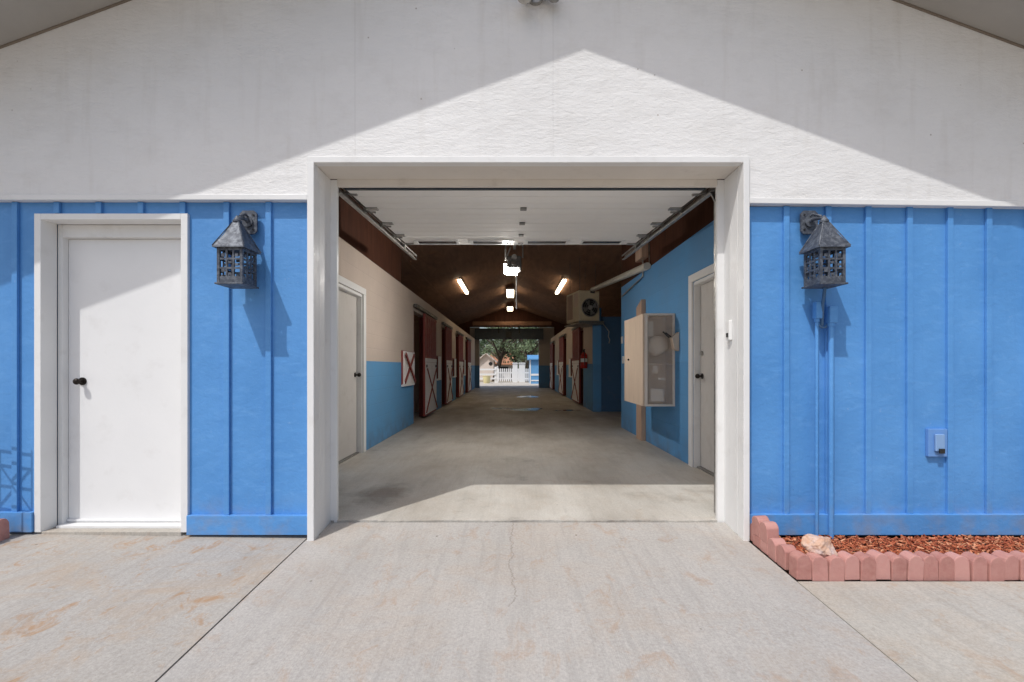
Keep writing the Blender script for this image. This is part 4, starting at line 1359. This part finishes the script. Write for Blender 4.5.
# blue shed
bs = thing('blue_shed', 'bright blue shed with white trim beside the picket fence', 'shed', (2.2, 31.2, 0))
mb = MB(); mb.box(1.22, 3.4, 30.6, 32.15, -.004, 1.62); mb.build('wall', M['shedblue'], bs)
mb = MB(); mb.hexa([(1.08, 30.4, 1.63), (3.6, 30.4, 1.63), (3.6, 32.3, 1.63), (1.08, 32.3, 1.63)], [(1.08, 30.4, 1.70), (3.6, 30.4, 1.70), (3.6, 32.3, 2.0), (1.08, 32.3, 2.0)]); mb.build('roof', M['shedblue'], bs)
mb = MB(); mb.box(1.20, 1.28, 30.57, 30.598, 0, 1.62); mb.box(1.30, 3.4, 30.57, 30.598, .55, .68); mb.box(1.30, 3.4, 30.57, 30.598, .18, .26); mb.build('trim', M['white'], bs)
# yellow tub
yt = MB(); yt.tube([(-1.78, 31.6, -.004), (-1.78, 31.6, .03), (-1.78, 31.6, .50)], [.20, .22, .28], 18)
yt.tube([(-1.78, 31.6, .50), (-1.78, 31.6, .52)], .30, 18)
tag(yt.build('yellow_tub', M['yellow']), 'pale yellow feed tub in front of the rail fence', 'tub')


def tree(x, y, h, rad, lean, seed, mat, label, low=1.9):
    t = thing('oak_tree', label, 'tree', (x, y, -.11), 'trees beyond the far yard')
    rnd = random.Random(seed)
    mb = MB()
    top = Vector((x + lean, y, h * .62))
    mb.tube([(x, y, -.15), (x + lean * .3, y, h * .18), (x + lean * .6, y, h * .32), top], [h * .045, h * .032, h * .026, h * .012], 9)
    tips = []
    for i in range(9):
        a = i * 2.4 + rnd.random(); st = Vector((x + lean * .5, y, h * rnd.uniform(.25, .45)))
        e = Vector((x + lean + rad * .75 * math.cos(a), y + rad * .75 * math.sin(a), h * rnd.uniform(.45, .8)))
        mb.tube([st, st.lerp(e, .5) + Vector((0, 0, .15)), e], [h * .018, h * .011, h * .004], 6); tips.append(e)
    mb.build('trunk', M['bark'], t)
    mb = MB()
    cl = []
    for i in range(46):
        a = rnd.uniform(0, 6.28); rr = rad * math.sqrt(rnd.random()); z = rnd.uniform(low, h)
        k = math.sin(math.pi * min(1, max(0, (z - low * .6) / (h - low * .6))) ** .8)
        cl.append((Vector((x + lean + rr * k * math.cos(a), y + rr * k * math.sin(a), z)), rnd.uniform(.35, .8)))
    for c, r in cl:
        for j in range(95):
            v = Vector((rnd.gauss(0, 1), rnd.gauss(0, 1), rnd.gauss(0, 1))); v = v.normalized() * r * rnd.uniform(.35, 1.05)
            p = c + Vector((v.x, v.y, v.z * .7)); s = rnd.uniform(.06, .13)
            q = Quaternion((rnd.gauss(0, 1), rnd.gauss(0, 1), rnd.gauss(0, 1), rnd.gauss(0, 1))).normalized()
            mb.add([p + q @ Vector((-s, 0, 0)), p + q @ Vector((0, -s * .5, 0)), p + q @ Vector((s, 0, 0)), p + q @ Vector((0, s * .5, 0))], [(0, 1, 2, 3)])
    mb.build('crown', mat, t)


tree(-1.5, 39.0, 6.5, 3.2, 1.0, 1, M['leaf'], 'leaning oak tree in front of the pale pink shed', 1.75)
tree(1.15, 37.5, 6.2, 2.9, .5, 2, M['leaf'], 'oak tree rising behind the white lockers and blue shed', 1.85)
tree(-5.6, 46, 6.0, 2.6, .2, 3, M['leafdark'], 'dark oak tree behind the rail fence', 1.0)
tree(4.8, 44, 6.5, 3.2, -.3, 4, M['leafdark'], 'dark oak tree behind the picket fence past the blue shed', 1.0)
tree(.1, 42.5, 6.0, 2.6, .3, 9, M['leaf'], 'oak tree in front of the orange roofed cottage', 2.15)
tree(-3.4, 60, 5.2, 3.4, 0, 5, M['leafdark'], 'distant dark tree behind the pale pink shed', .6)
tree(1.6, 62, 7.0, 4.0, 0, 6, M['leafdark'], 'distant dark tree behind the orange roofed cottage', .6)

# ------------------------------------------------------------------ light, sky, camera
S = Vector((-.75, -1.0, 1.95)).normalized()
sun = bpy.data.lights.new('sun', 'SUN'); sun.energy = 2.65; sun.angle = R(.5); sun.color = (1, .98, .945)
so = bpy.data.objects.new('sun', sun); COL.objects.link(so)
so.rotation_euler = (-S).to_track_quat('-Z', 'Y').to_euler(); so.location = (-10, -12, 20)
w = bpy.data.worlds.new('World'); sc.world = w; w.use_nodes = True
sky = w.node_tree.nodes.new('ShaderNodeTexSky'); sky.sky_type = 'NISHITA'; sky.sun_disc = False
sky.sun_elevation = math.asin(S.z); sky.sun_rotation = math.atan2(S.x, S.y)
sky.air_density = 1.0; sky.dust_density = 3.0; sky.ozone_density = 1.0
bg_ = w.node_tree.nodes['Background']; bg_.inputs[1].default_value = .128
w.node_tree.links.new(sky.outputs[0], bg_.inputs[0])

cam = bpy.data.cameras.new('camera'); co = bpy.data.objects.new('camera', cam); COL.objects.link(co)
cam.sensor_width = 36; cam.lens = F / 1024 * 36; cam.shift_y = (CY - 341) / 1024
cam.clip_end = 1000; cam.clip_start = .05
co.location = (0, -.035, EYE); co.rotation_euler = (R(90), 0, 0)
sc.camera = co
sc.view_settings.view_transform = 'Standard'; sc.view_settings.look = 'None'
sc.view_settings.exposure = 0.06; sc.view_settings.gamma = 1
sc.cycles.use_denoising = True
sc.cycles.max_bounces = 10; sc.cycles.diffuse_bounces = 6; sc.cycles.sample_clamp_indirect = 6
